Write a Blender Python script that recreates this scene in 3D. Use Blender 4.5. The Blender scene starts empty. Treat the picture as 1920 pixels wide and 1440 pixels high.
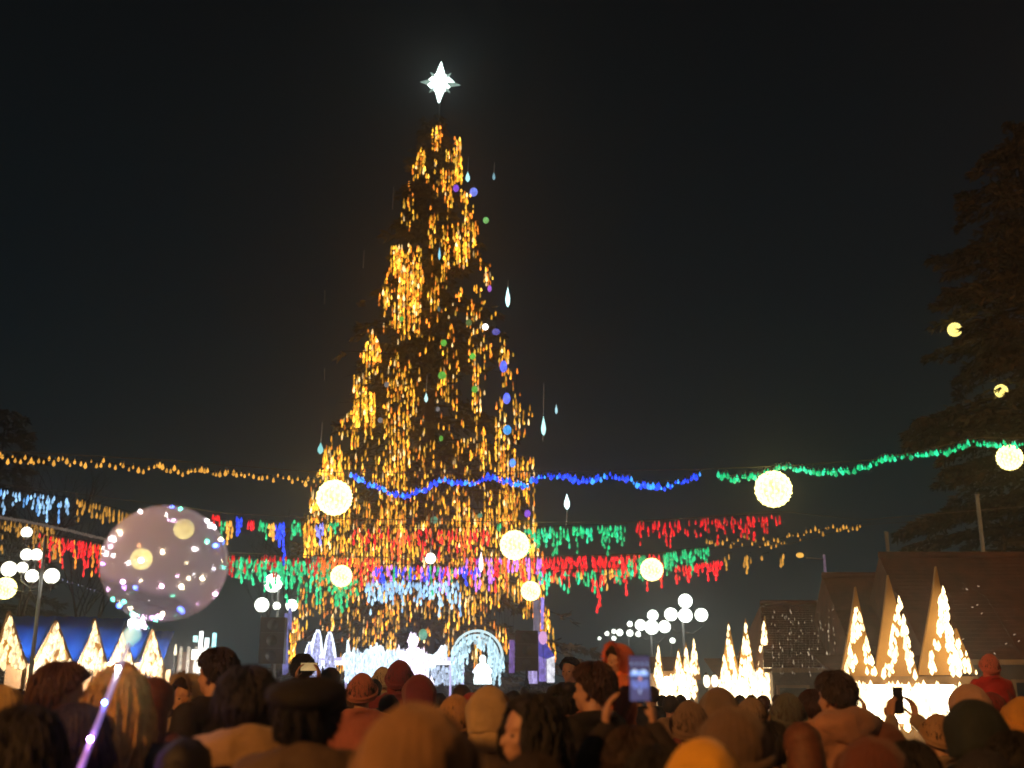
import bpy, bmesh, math, random
from mathutils import Vector, Matrix, noise
R = math.radians
rnd = random.Random(7)
scene = bpy.context.scene
col = scene.collection

# ------------------------------------------------------------------ camera, night sky, exposure
FPX, PITCH, CAMZ = 2059.0, math.atan((1278 - 720) / 2059.0), 1.70
cam_d = bpy.data.cameras.new('camera')
cam_d.sensor_width = 36.0
cam_d.lens = 36.0 * FPX / 1920.0
cam_d.clip_start, cam_d.clip_end = 0.05, 3000
cam_d.dof.use_dof = True
cam_d.dof.focus_distance = 13.0
cam_d.dof.aperture_fstop = 1.7
cam = bpy.data.objects.new('camera', cam_d)
col.objects.link(cam)
cam.location = (0, 0, CAMZ)
cam.rotation_euler = (math.pi / 2 + PITCH, 0, 0)
scene.camera = cam

world = bpy.data.worlds.new('World')
scene.world = world
world.use_nodes = True
wn, wl = world.node_tree.nodes, world.node_tree.links
wn.clear()
wo = wn.new('ShaderNodeOutputWorld'); bg = wn.new('ShaderNodeBackground')
tc = wn.new('ShaderNodeTexCoord'); sx = wn.new('ShaderNodeSeparateXYZ'); cr = wn.new('ShaderNodeValToRGB')
wl.new(tc.outputs['Generated'], sx.inputs[0]); wl.new(sx.outputs['Z'], cr.inputs[0])
e = cr.color_ramp.elements                     # town glow fading upward, the same all round
e[0].position = 0.0; e[0].color = (0.0150, 0.0340, 0.0400, 1)
e[1].position = 0.60; e[1].color = (0.0022, 0.0034, 0.0042, 1)
for pz, c in ((0.10, (0.0085, 0.0190, 0.0235)), (0.20, (0.0055, 0.0115, 0.0145)), (0.33, (0.0032, 0.0070, 0.0092))):
    n = e.new(pz); n.color = (*c, 1)
wl.new(cr.outputs[0], bg.inputs[0]); bg.inputs[1].default_value = 1.0
wl.new(bg.outputs[0], wo.inputs[0])
scene.view_settings.view_transform = 'Standard'
scene.view_settings.look = 'None'
scene.view_settings.exposure = 0
scene.view_settings.gamma = 1
scene.cycles.use_denoising = True
scene.cycles.max_bounces = 6
scene.cycles.volume_bounces = 0
HAZE = .0052
scene.cycles.transparent_max_bounces = 12

CF = Vector((0, math.cos(PITCH), math.sin(PITCH))); CU = Vector((0, -math.sin(PITCH), math.cos(PITCH)))
def P(px, py, Y):
    """place on the square seen at photo point (px, py), Y metres ahead of the viewer"""
    d = Vector((1, 0, 0)) * ((px - 960) / FPX) + CU * ((720 - py) / FPX) + CF
    return Vector((0, 0, CAMZ)) + d * (Y / d.y)
def PXM(Y): return Y / FPX                      # metres per photo pixel, roughly

# ------------------------------------------------------------------ mesh helpers
class MB:
    def __init__(s): s.v, s.f, s.c, s.col = [], [], [], (1, 1, 1)
    def add(s, vs, fs, c=None):
        b = len(s.v); s.v += [tuple(v) for v in vs]; s.f += [tuple(b + i for i in f) for f in fs]
        s.c += [c or s.col] * len(vs)
    def build(s, name, m, parent=None, smooth=True, colors=False, link=True):
        me = bpy.data.meshes.new(name); me.from_pydata(s.v, [], s.f); me.update()
        if smooth: me.polygons.foreach_set('use_smooth', [True] * len(me.polygons))
        if colors:
            a = me.color_attributes.new('tint', 'FLOAT_COLOR', 'POINT')
            a.data.foreach_set('color', [x for c in s.c for x in (*c, 1)])
        me.materials.append(m)
        if not link: return me
        return put(name, me, parent)
def put(name, me, parent=None, loc=None, m=None):
    o = bpy.data.objects.new(name, me); col.objects.link(o)
    if parent: o.parent = parent
    if loc is not None: o.location = loc
    if m: o.material_slots[0].link = 'OBJECT'; o.material_slots[0].material = m
    return o
def tag(o, label=None, cat=None, group=None, kind=None):
    if label: o['label'] = label
    if cat: o['category'] = cat
    if group: o['group'] = group
    if kind: o['kind'] = kind
    return o
def thing(name, loc, label, cat, group=None, rz=0, sc=1):
    o = bpy.data.objects.new(name, None); col.objects.link(o); o.empty_display_size = .2
    o.location = loc; o.rotation_euler = (0, 0, rz); o.scale = (sc, sc, sc)
    return tag(o, label, cat, group)
def drop(mb, p, w, h, c, s=6):
    r = w / 2; x, y, z = p; a0 = rnd.random()
    vs = [(x, y, z)]
    for zz, k in ((.34, .62), (.72, 1.0)):
        vs += [(x + r * k * math.cos(a0 + 2 * math.pi * i / s), y + r * k * math.sin(a0 + 2 * math.pi * i / s), z - h * zz) for i in range(s)]
    vs.append((x, y, z - h))
    fs = [(0, 1 + (i + 1) % s, 1 + i) for i in range(s)]
    fs += [(1 + i, 1 + (i + 1) % s, 1 + s + (i + 1) % s, 1 + s + i) for i in range(s)]
    fs += [(1 + s + i, 1 + s + (i + 1) % s, 1 + 2 * s) for i in range(s)]
    mb.add(vs, fs, c)
def tube(mb, pts, r, s=6, c=None, r1=None, cap=True):
    pts = [Vector(p) for p in pts]; n = len(pts); vs, fs = [], []
    for i, p in enumerate(pts):
        t = (pts[min(i + 1, n - 1)] - pts[max(i - 1, 0)])
        if t.length < 1e-9: t = Vector((0, 0, 1))
        t.normalize()
        u = t.cross(Vector((0, 0, 1)) if abs(t.z) < .9 else Vector((1, 0, 0))).normalized(); w = t.cross(u)
        rr = (r[i] if isinstance(r, (list, tuple)) else (r if r1 is None else r + (r1 - r) * i / (n - 1)))
        vs += [p + (u * math.cos(2 * math.pi * k / s) + w * math.sin(2 * math.pi * k / s)) * rr for k in range(s)]
    for i in range(n - 1):
        for k in range(s):
            a, b = i * s + k, i * s + (k + 1) % s
            fs.append((a, b, b + s, a + s))
    if cap: fs += [tuple(reversed(range(s))), tuple(range((n - 1) * s, n * s))]
    mb.add(vs, fs, c)
def ball(mb, c, r, s=12, t=8, colr=None, M=None):
    rx, ry, rz = (r, r, r) if not isinstance(r, (tuple, list)) else r
    c = Vector(c); vs = [Vector((0, 0, rz))]
    for j in range(1, t):
        a = math.pi * j / t
        vs += [Vector((rx * math.sin(a) * math.cos(2 * math.pi * i / s), ry * math.sin(a) * math.sin(2 * math.pi * i / s), rz * math.cos(a))) for i in range(s)]
    vs.append(Vector((0, 0, -rz)))
    if M: vs = [M @ v for v in vs]
    vs = [v + c for v in vs]
    fs = [(0, 1 + i, 1 + (i + 1) % s) for i in range(s)]
    for j in range(t - 2):
        for i in range(s):
            a, b = 1 + j * s + i, 1 + j * s + (i + 1) % s
            fs.append((a, a + s, b + s, b))
    L = len(vs) - 1; o = 1 + (t - 2) * s
    fs += [(L, o + (i + 1) % s, o + i) for i in range(s)]
    mb.add(vs, fs, colr)
def box(mb, a, b, c=None):
    x0, y0, z0 = a; x1, y1, z1 = b
    vs = [(x0, y0, z0), (x1, y0, z0), (x1, y1, z0), (x0, y1, z0), (x0, y0, z1), (x1, y0, z1), (x1, y1, z1), (x0, y1, z1)]
    mb.add(vs, [(0, 3, 2, 1), (4, 5, 6, 7), (0, 1, 5, 4), (1, 2, 6, 5), (2, 3, 7, 6), (3, 0, 4, 7)], c)
def prism(mb, poly, dy, c=None):
    """poly: list of 3-D points in a near-vertical plane; extruded backwards by dy"""
    n = len(poly); vs = [Vector(p) for p in poly] + [Vector(p) + Vector((0, dy, 0)) for p in poly]
    fs = [tuple(range(n)), tuple(reversed(range(n, 2 * n)))] + [(i, i + n, (i + 1) % n + n, (i + 1) % n) for i in range(n)]
    mb.add(vs, fs, c)
def capsule(mb, a, b, ra, rb, s=14):
    a, b = Vector(a), Vector(b); d = (b - a).normalized()
    pts, rr = [], []
    for k in range(4): t = math.pi / 2 * k / 4; pts.append(a - d * ra * math.cos(t)); rr.append(max(ra * math.sin(t), 1e-4))
    pts.append(a); rr.append(ra); pts.append(b); rr.append(rb)
    for k in range(1, 5): t = math.pi / 2 * k / 4; pts.append(b + d * rb * math.sin(t)); rr.append(max(rb * math.cos(t), 1e-4))
    tube(mb, pts, rr, s)

# ------------------------------------------------------------------ materials
def mat(name, c, rough=.6, var=.25, scale=6, bump=0.0, metal=0, emit=None, es=0, spec=None, sample=True, sheen=0, c2=None):
    m = bpy.data.materials.new(name); m.use_nodes = True
    nt = m.node_tree; b = nt.nodes['Principled BSDF']
    b.inputs['Roughness'].default_value = rough; b.inputs['Metallic'].default_value = metal
    if sheen: b.inputs['Sheen Weight'].default_value = sheen
    tcn = nt.nodes.new('ShaderNodeTexCoord'); nz = nt.nodes.new('ShaderNodeTexNoise')
    nz.inputs['Scale'].default_value = scale; nz.inputs['Detail'].default_value = 5
    nt.links.new(tcn.outputs['Object'], nz.inputs['Vector'])
    rp = nt.nodes.new('ShaderNodeValToRGB')
    rp.color_ramp.elements[0].position = .3; rp.color_ramp.elements[1].position = .7
    c2 = c2 or tuple(x * (1 - var) for x in c)
    rp.color_ramp.elements[0].color = (*c2, 1)
    rp.color_ramp.elements[1].color = (*[min(1, x * (1 + var * .5)) for x in c], 1)
    nt.links.new(nz.outputs['Fac'], rp.inputs[0]); nt.links.new(rp.outputs[0], b.inputs['Base Color'])
    if bump:
        n2 = nt.nodes.new('ShaderNodeTexNoise'); n2.inputs['Scale'].default_value = scale * 6; n2.inputs['Detail'].default_value = 4
        bp = nt.nodes.new('ShaderNodeBump'); bp.inputs['Strength'].default_value = bump; bp.inputs['Distance'].default_value = .02
        nt.links.new(tcn.outputs['Object'], n2.inputs['Vector'])
        nt.links.new(n2.outputs['Fac'], bp.inputs['Height']); nt.links.new(bp.outputs[0], b.inputs['Normal'])
    if emit:
        b.inputs['Emission Color'].default_value = (*emit, 1); b.inputs['Emission Strength'].default_value = es
    if not sample: m.cycles.emission_sampling = 'NONE'
    return m
def glow(name, c, s, sample=True, var=0):
    m = mat(name, (.12, .12, .12), .3, .1, emit=c, es=s, sample=sample)
    if var:
        nt = m.node_tree; b = nt.nodes['Principled BSDF']; n = [x for x in nt.nodes if x.type == 'TEX_NOISE'][0]
        mr = nt.nodes.new('ShaderNodeMapRange'); mr.inputs[1].default_value = .35; mr.inputs[2].default_value = .65
        mr.inputs[3].default_value = s * (1 - var); mr.inputs[4].default_value = s * (1 + var)
        nt.links.new(n.outputs['Fac'], mr.inputs[0]); nt.links.new(mr.outputs[0], b.inputs['Emission Strength'])
    return m
def tint_mat(name, s, sample=False):
    m = bpy.data.materials.new(name); m.use_nodes = True; nt = m.node_tree; b = nt.nodes['Principled BSDF']
    a = nt.nodes.new('ShaderNodeAttribute'); a.attribute_name = 'tint'
    b.inputs['Base Color'].default_value = (.05, .05, .05, 1); b.inputs['Roughness'].default_value = .2
    nt.links.new(a.outputs['Color'], b.inputs['Emission Color']); b.inputs['Emission Strength'].default_value = s
    if not sample: m.cycles.emission_sampling = 'NONE'
    return m
M_bulb = tint_mat('led_bulb', 1.0)
M_bulb_lit = tint_mat('led_bulb_strong', 1.0, True)
M_wire = mat('black_cable', (.02, .02, .02), .5)
M_dark = mat('black_metal', (.018, .018, .02), .45, bump=.1)
M_steel = mat('grey_painted_steel', (.22, .22, .24), .45, .2, 3, .1, metal=.4)
M_ground = mat('asphalt', (.05, .05, .05), .75, .4, 1.2, .6)
M_bark = mat('bark', (.06, .04, .03), .9, .4, 8, .8)
M_needle = mat('fir_needles', (.11, .095, .06), .7, .5, 1.5)
M_wood = mat('stall_wood', (.30, .17, .07), .6, .3, 5, .3)
M_ochre = mat('ochre_board', (.50, .27, .06), .55, .15, 2, .15)
M_blue = mat('blue_tarp', (.07, .19, .55), .6, .2, 1.2, .2)
_n = M_blue.node_tree; _t = _n.nodes.new('ShaderNodeBsdfTranslucent'); _t.inputs[0].default_value = (.09, .26, .66, 1); _m = _n.nodes.new('ShaderNodeMixShader'); _m.inputs[0].default_value = .55
_n.links.new(_n.nodes['Principled BSDF'].outputs[0], _m.inputs[1]); _n.links.new(_t.outputs[0], _m.inputs[2]); _n.links.new(_m.outputs[0], _n.nodes['Material Output'].inputs[0])
M_roofb = mat('brown_roof', (.12, .045, .025), .9, .4, 3, .4)
M_wallb = mat('brown_wall', (.10, .055, .03), .7, .3, 3, .3)

# ------------------------------------------------------------------ ground
g = MB(); N = 40; S = 1200
for i in range(N + 1):
    for j in range(N + 1):
        x = (i / N * 2 - 1); y = (j / N * 2 - 1); x = x * abs(x) * S; y = y * abs(y) * S
        g.v.append((x, y, 0)); g.c.append((1, 1, 1))
g.f = [(i * (N + 1) + j, (i + 1) * (N + 1) + j, (i + 1) * (N + 1) + j + 1, i * (N + 1) + j + 1) for i in range(N) for j in range(N)]
tag(g.build('ground', M_ground), kind='structure')

# ------------------------------------------------------------------ night haze
hm = bpy.data.materials.new('haze'); hm.use_nodes = True; hn = hm.node_tree; hn.nodes.clear()
ho = hn.nodes.new('ShaderNodeOutputMaterial'); hv = hn.nodes.new('ShaderNodeVolumePrincipled')
hv.inputs['Color'].default_value = (.85, .87, .9, 1); hv.inputs['Density'].default_value = HAZE; hv.inputs['Anisotropy'].default_value = .86
hn.links.new(hv.outputs[0], ho.inputs['Volume'])
hz_ = MB()
hz_.add([(x, y, z) for z in (-1, 34) for x, y in ((-150, -40), (150, -40), (150, 150), (-150, 150))], [(0, 3, 2, 1), (4, 5, 6, 7), (0, 1, 5, 4), (1, 2, 6, 5), (2, 3, 7, 6), (3, 0, 4, 7)])
tag(hz_.build('haze', hm, smooth=False), kind='stuff')

# ------------------------------------------------------------------ fir trees
def fir(name, base, H, rad, nb, seed, label, keep=None, tuft=.30, tpb=46, zmin=.02, mtl=None):
    rg = random.Random(seed)
    root = thing(name, base, label, 'tree')
    tr = MB(); tube(tr, [(0, 0, 0), (0.02, 0, H * .3), (-.03, 0, H * .6), (0, 0, H)], [H * .02, H * .014, H * .008, .02], 10)
    fo = MB()
    for i in range(nb):
        k = zmin + (1 - zmin) * (i + rg.random()) / nb
        z = H * k; az = rg.random() * 2 * math.pi
        L = rad(k) * rg.uniform(.78, 1.1)
        if L < .1: continue
        d = Vector((math.cos(az), math.sin(az), 0)); droop = rg.uniform(.12, .34)
        pts = [Vector((0, 0, z)) + d * L * t + Vector((0, 0, L * (.10 * t - droop * t * t))) for t in (0, .35, .7, 1)]
        tube(tr, pts, L * .012 + .01, 5, r1=.006, cap=False)
        side = Vector((-d.y, d.x, 0))
        n = int(tpb * (L / rad(zmin + .05)) ** 1.2) + 6
        for q in range(n):
            t = rg.random() ** .6
            w = (1 - t) * L * .34 + .12
            p = Vector((0, 0, z)) + d * L * t + Vector((0, 0, L * (.10 * t - droop * t * t)))
            p += side * rg.uniform(-w, w) + Vector((0, 0, rg.uniform(-.18, .05)))
            if keep and not keep(p, base): continue
            s = tuft * rg.uniform(.6, 1.3)
            o = (d * rg.uniform(.4, 1) + side * rg.uniform(-.8, .8) + Vector((0, 0, rg.uniform(-.7, .2)))).normalized()
            for m_ in range(3):
                u = (o + Vector((rg.uniform(-.6, .6), rg.uniform(-.6, .6), rg.uniform(-.6, .4)))).normalized()
                v = u.cross(Vector((rg.random() - .5, rg.random() - .5, rg.random() - .5))).normalized() * s * .16
                fo.add([p - v, p + v, p + u * s * .6 + v * .7, p + u * s, p + u * s * .6 - v * .7], [(0, 1, 2, 3, 4)])
    tr.build('trunk', M_bark, root)
    tag(fo.build('foliage', mtl or M_needle, root, smooth=False), kind='stuff')
    return root

TY = 43.0
base_c = P(792, 1278, TY); TB = Vector((base_c.x, TY, 0))
top_z = P(823, 215, TY).z
prof = [(240, 812, 830), (300, 775, 870), (360, 764, 894), (420, 746, 900), (480, 730, 905), (560, 712, 930), (620, 700, 945), (680, 672, 970),
        (740, 650, 980), (800, 630, 998), (870, 600, 1002), (940, 580, 1004), (1010, 566, 1012), (1080, 558, 1020), (1150, 548, 1032), (1260, 538, 1044)]
def prof_at(py):
    if py <= prof[0][0]: return prof[0][1], prof[0][2]
    for a, b in zip(prof, prof[1:]):
        if py <= b[0]:
            t = (py - a[0]) / (b[0] - a[0]); return a[1] + (b[1] - a[1]) * t, a[2] + (b[2] - a[2]) * t
    return prof[-1][1], prof[-1][2]
def surf_depth(px, py):
    l, r = prof_at(py); c, h = (l + r) / 2, max((r - l) / 2, 4) + 2
    u = max(-1, min(1, (px - c) / h)); return TY - math.sqrt(1 - u * u) * h * PXM(TY) * .92 - .15
zs = []
for py in range(230, 1270, 20):
    l, r = prof_at(py); zs.append((P(800, py, TY).z, (r - l) / 2 * PXM(TY)))
def gold_r(z):
    for (za, ra), (zb, rb) in zip(zs, zs[1:]):
        if zb <= z <= za: return rb + (ra - rb) * (z - zb) / (za - zb)
    return .3 if z > zs[0][0] else zs[-1][1]
def keep_main(p, b):
    gr = gold_r(p.z); r = math.hypot(p.x, p.y)
    if p.y < 0 and r > gr * .86: return abs(p.x) > gr * 1.0
    return True
fir('christmas_tree', TB, top_z, lambda k: 0.35 + 6.6 * (1 - k) ** .92, 330, 3,
    'very tall dark fir hung with gold lights under a glowing star', keep_main, .34, 64)
fir_root2 = P(2040, 1278, 36)
fir('fir_tree', Vector((fir_root2.x, 36, 0)), P(2050, 225, 36).z, lambda k: .2 + 7.0 * (1 - k) ** .6, 300, 5,
    'big dim fir at the right edge with warm ball lamps glowing among its branches', None, .27, 190)
b3 = P(-50, 1278, 60)
fir('fir_tree', Vector((b3.x, 60, 0)), 16.5, lambda k: .4 + 5.0 * (1 - k) ** .5, 100, 8,
    'faint fir far behind the lamps at the left edge', None, .5, 40)

# ------------------------------------------------------------------ gold lights on the tree
DM = {250: '812-828:8', 270: '808-826:6 850-866:8', 290: '783-796:8 813-822:3 835-868:6', 310: '776-796:8 815-822:5 850-866:8',
330: '772-792:5 798-806:4 815-822:5 826-846:7 850-866:9', 350: '766-776:5 810-823:4 828-850:7 855-862:4', 370: '766-776:5 785-790:2 808-822:3 832-848:8 862-882:8 890-894:2',
390: '756-774:4 805-816:2 836-850:7 868-880:6 884-894:3', 410: '748-762:6 774-782:5 806-822:7 836-850:3 868-884:7', 430: '765-775:2 804-820:6 830-845:6 850-860:5 864-898:7',
450: '806-818:5 828-842:8 850-895:8 750-755:1', 470: '735-755:9 764-776:8 780-790:4 806-812:2 828-845:7 852-880:9 885-900:3', 490: '732-756:9 760-790:7 806-812:3 830-842:8 852-878:7 898-904:3',
510: '730-756:9 756-792:8 806-812:2 828-840:7 902-918:4', 530: '724-745:5 748-792:9 806-826:4 828-836:3 902-922:5', 550: '714-735:6 745-792:9 800-826:6 850-866:4 890-904:4',
570: '712-730:6 738-788:8 800-812:5 813-824:3 848-858:2 874-890:4 898-910:3 925-930:2', 590: '714-735:4 735-788:7 808-828:4 835-845:2 850-860:3 875-905:4 920-935:2',
610: '718-728:3 732-790:6 798-812:4 834-856:3 876-890:2 895-915:3', 630: '690-705:8 718-730:2 750-796:3 800-812:2 836-856:4 880-915:4', 650: '684-712:9 742-756:3 824-845:4 846-856:2 878-890:5 895-925:4 938-950:6',
670: '677-714:9 742-752:3 760-775:5 786-800:3 824-845:3 848-855:2 880-895:7 900-924:5 938-955:8 960-970:2', 690: '684-710:5 720-775:4 782-796:3 824-845:3 852-860:3 882-898:7 900-910:2 942-952:6 960-970:2',
710: '660-695:7 716-775:5 780-792:3 822-850:5 855-862:3 882-898:7 902-912:2 948-962:4', 730: '658-692:8 725-775:6 780-798:2 815-850:4 855-862:3 884-900:6 905-910:2 944-962:3',
750: '666-702:9 716-775:5 776-786:5 815-860:3 885-902:6 908-914:2 932-945:2 963-980:5', 770: '660-704:9 718-775:5 770-780:4 820-835:1 845-860:2 885-902:5 930-948:4 963-982:6 990-998:2',
790: '638-660:5 660-705:8 720-770:5 785-795:2 820-832:3 862-870:2 887-900:3 926-950:5 965-985:3 988-998:2', 810: '636-656:5 656-672:6 680-698:6 714-770:5 772-798:2 820-832:2 842-862:1 890-910:5 925-955:6 960-992:4',
830: '620-640:2 655-672:7 682-692:3 708-725:4 730-768:6 775-800:3 806-816:3 842-865:3 870-912:5 925-970:5', 850: '610-640:7 650-670:4 684-692:4 712-722:3 728-768:7 776-800:2 806-816:4 850-865:3 876-918:5 925-965:6',
870: '602-640:8 645-672:3 676-686:3 700-768:5 780-800:2 808-814:4 825-835:2 840-860:3 900-920:4 930-1000:6', 890: '600-645:9 650-665:3 675-685:6 700-765:6 775-820:3 825-850:3 870-880:3 905-915:3 930-1000:6',
910: '592-600:4 640-670:5 706-765:5 780-815:2 835-860:2 870-910:3 940-1000:5', 930: '582-600:7 655-672:4 710-760:5 770-780:3 800-835:2 850-880:4 905-925:4 932-1002:6',
950: '580-600:8 655-675:5 680-700:3 710-760:6 768-785:3 795-810:2 820-845:3 850-885:6 905-925:4 930-975:7 990-1005:4', 970: '578-600:6 600-660:5 675-700:4 708-760:6 768-785:4 795-808:3 815-845:3 850-925:6 930-970:7 990-1006:4',
990: '570-592:8 600-690:4 700-762:6 768-808:4 815-845:3 850-930:6 935-1008:5', 1010: '568-590:9 600-700:5 705-765:6 770-810:3 820-930:5 930-1010:6', 1030: '568-590:9 595-700:6 700-790:6 795-850:4 855-935:5 985-1015:8',
1050: '580-660:4 650-780:6 780-850:4 850-935:5 940-1018:7', 1070: '590-700:3 690-780:5 780-860:4 860-940:5 940-1018:7', 1090: '560-600:2 600-700:4 700-780:3 800-860:3 880-960:5 970-1018:7',
1110: '560-600:3 610-700:3 700-860:2 860-930:4 930-1020:6', 1130: '555-600:4 600-640:4 645-700:3 715-800:4 800-850:3 860-935:5 985-1020:4', 1150: '550-570:4 575-590:3 598-640:5 650-680:4 710-750:5 755-835:3 840-900:4 905-930:3 980-1030:5',
1170: '548-560:8 570-580:2 600-640:4 650-660:3 680-750:4 760-780:3 835-870:4 875-930:3 1015-1035:8', 1190: '545-558:9 560-570:3 625-650:2 655-670:3 680-745:4 780-810:3 830-850:4 870-890:3 930-955:4 1015-1038:7',
1210: '543-556:9 655-680:3 680-745:4 790-810:2 828-855:4 880-910:5 940-960:5 1025-1040:5', 1230: '542-555:8 630-650:2 700-745:3 825-850:4 885-910:7 1030-1042:4', 1250: '540-552:4 628-650:6 885-905:3'}
DP = {}
for k, s in DM.items():
    DP[k] = [(float(a.split('-')[0]), float(a.split('-')[1].split(':')[0]), int(a.split(':')[1])) for a in s.split()]
def dens(px, py):
    k = 250 + 20 * round((py - 250) / 20)
    return max([d for a, b, d in DP.get(k, []) if a - .5 <= px <= b + .5] or [0])
def gold(py=900, k2=1):
    q = rnd.random()
    k = rnd.choice((.35, .5, .7, .9, 1.1, 1.5, 2.2)) * 1.5 * k2
    if py < 690 and q < .3 or q < .18: c = (1.0, .28, .02)
    elif q < .56: c = (1.0, .44, .025)
    elif q < .76: c = (1.0, .52, .03)
    elif q < .90: c = (1.0, .62, .06)
    else: c = (1.2, .85, .30)
    return (c[0] * k, c[1] * k * .9, c[2] * k)
bands = [(238, 400, 'at the very top'), (400, 540, 'in the upper part'), (540, 690, 'above the middle'), (690, 850, 'at middle height'),
         (850, 975, 'around the blue garland'), (975, 1100, 'among the red garlands'), (1100, 1262, 'just above the stage')]
for y0, y1, wh in bands:
    secs = [('', 0, 2000)] if y0 == 238 else [('left flank', 0, 0), ('front', 0, 0), ('right flank', 0, 0)]
    l0, r0 = prof_at((y0 + y1) / 2)
    cuts = [l0 + (r0 - l0) * t for t in (.36, .68)]
    strands = {}
    xc = l0 - 40
    cx = int((prof_at(y1)[0] - 12) / 3.5)
    while cx * 3.5 < prof_at(y1)[1] + 12:
        hx = random.Random(cx * 31 + 7)
        x0 = cx * 3.5 + hx.uniform(-1.5, 1.5); py = y0 + hx.uniform(0, 6); bl = []
        ph = hx.uniform(0, 6.28)
        while py < y1:
            x = x0 + 1.6 * math.sin(py / 38 + ph) + rnd.uniform(-.9, .9)
            d = dens(x + rnd.uniform(-1.8, 1.8), py + rnd.uniform(-5, 5))
            if d and rnd.random() < (d / 9) ** (.85 if d > 5 else 1.0 if py > 830 else 1.25):
                bl.append((x, py, d))
            py += rnd.uniform(5.5, 9.5)
        if len(bl) >= 1: strands[cx] = bl
        cx += 1
    for si, (sn, _, _) in enumerate(secs):
        sel = [b for c_, b in sorted(strands.items()) if sn == '' or (0 if b[0][0] < cuts[0] else 1 if b[0][0] < cuts[1] else 2) == si]
        if not sel: continue
        lab = 'cluster of hanging gold lights ' + wh + ' of the big tree' if sn == '' or wh.startswith('at the') and sn == '' else 'gold light strands on the ' + sn + ' of the big tree, ' + wh
        cxp = sum(b[0][0] for b in sel) / len(sel); o0 = P(cxp, y1, TY)
        root = thing('light_curtain', o0, lab, 'tree lights', 'gold light curtains on the tree')
        # two neighbouring wires make one strand
        for i in range(0, len(sel), 2):
            mb = MB(); link = None
            for bl in sel[i:i + 2]:
                prev = None
                for x, py, d in bl:
                    sdp = surf_depth(x, py); p = P(x, py, sdp) - o0; pm = PXM(sdp)
                    w = rnd.uniform(2.4, 4.2) * pm * (1.35 if d > 7 else 1); h = rnd.uniform(8, 17) * pm
                    p = p + Vector((0, rnd.uniform(-.12, .12), 0))
                    drop(mb, p + Vector((0, 0, h / 2)), w, h, gold(py, (1.35 if d >= 8 else 1.0 if d > 3 else .8)))
                    if prev: tube(mb, [prev[0], p], .004, 3, (0, 0, 0), cap=False)
                    prev = (p, py)
                    if py == bl[0][1]:
                        if link: tube(mb, [link, p], .004, 3, (0, 0, 0), cap=False)
                        link = p
            mb.build('light_strand', M_bulb, root, colors=True)

# ------------------------------------------------------------------ star
SY = TY
sc_ = P(825, 155, SY); pm = PXM(SY)
star = thing('tree_star', sc_, 'big white glowing star with pointed rays on top of the tree', 'star')
M_starw = glow('star_bright', (.82, 1, .93), 5); M_stard = glow('star_dim', (.42, .62, .54), .75, var=.3)
def ray(ang, L, w, m, dep):
    a = Vector((math.sin(ang), 0, math.cos(ang))); s = Vector((math.cos(ang), 0, -math.sin(ang)))
    mb = MB(); m0 = a * L * .0
    vs = [a * L, m0 + s * w + a * L * .18, m0 - s * w + a * L * .18, Vector((0, -dep, 0)) + a * L * .1, Vector((0, dep, 0)) + a * L * .1, -a * w * .2]
    mb.add(vs, [(0, 1, 3), (0, 3, 2), (0, 4, 1), (0, 2, 4), (5, 3, 1), (5, 2, 3), (5, 1, 4), (5, 4, 2)])
    return mb.build('ray', m, star, smooth=False)
ray(R(2), 51 * pm, 13 * pm, M_starw, 9 * pm); ray(R(182), 51 * pm, 13 * pm, M_starw, 9 * pm)
ray(R(-88), 43 * pm, 12 * pm, M_stard, 7 * pm); ray(R(98), 45 * pm, 12 * pm, M_stard, 7 * pm)
for a in (-40, 46, 138, 224): ray(R(a), 34 * pm, 8 * pm, M_stard, 5 * pm)
mb = MB()
pts = []
for k in range(12):
    a = 2 * math.pi * k / 12; rr = (31 if k % 3 == 0 else 24) * pm
    pts.append(Vector((math.sin(a) * rr, 0, math.cos(a) * rr * .92)))
vs = pts + [Vector((0, -10 * pm, 0)), Vector((0, 10 * pm, 0))]
mb.add(vs, [(k, (k + 1) % 12, 12) for k in range(12)] + [((k + 1) % 12, k, 13) for k in range(12)])
mb.build('core', M_starw, star, smooth=False)
mb = MB(); tube(mb, [(0, 0, -48 * pm), (P(822, 300, SY) - sc_)], .05, 8); mb.build('mast', M_dark, star)

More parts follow.
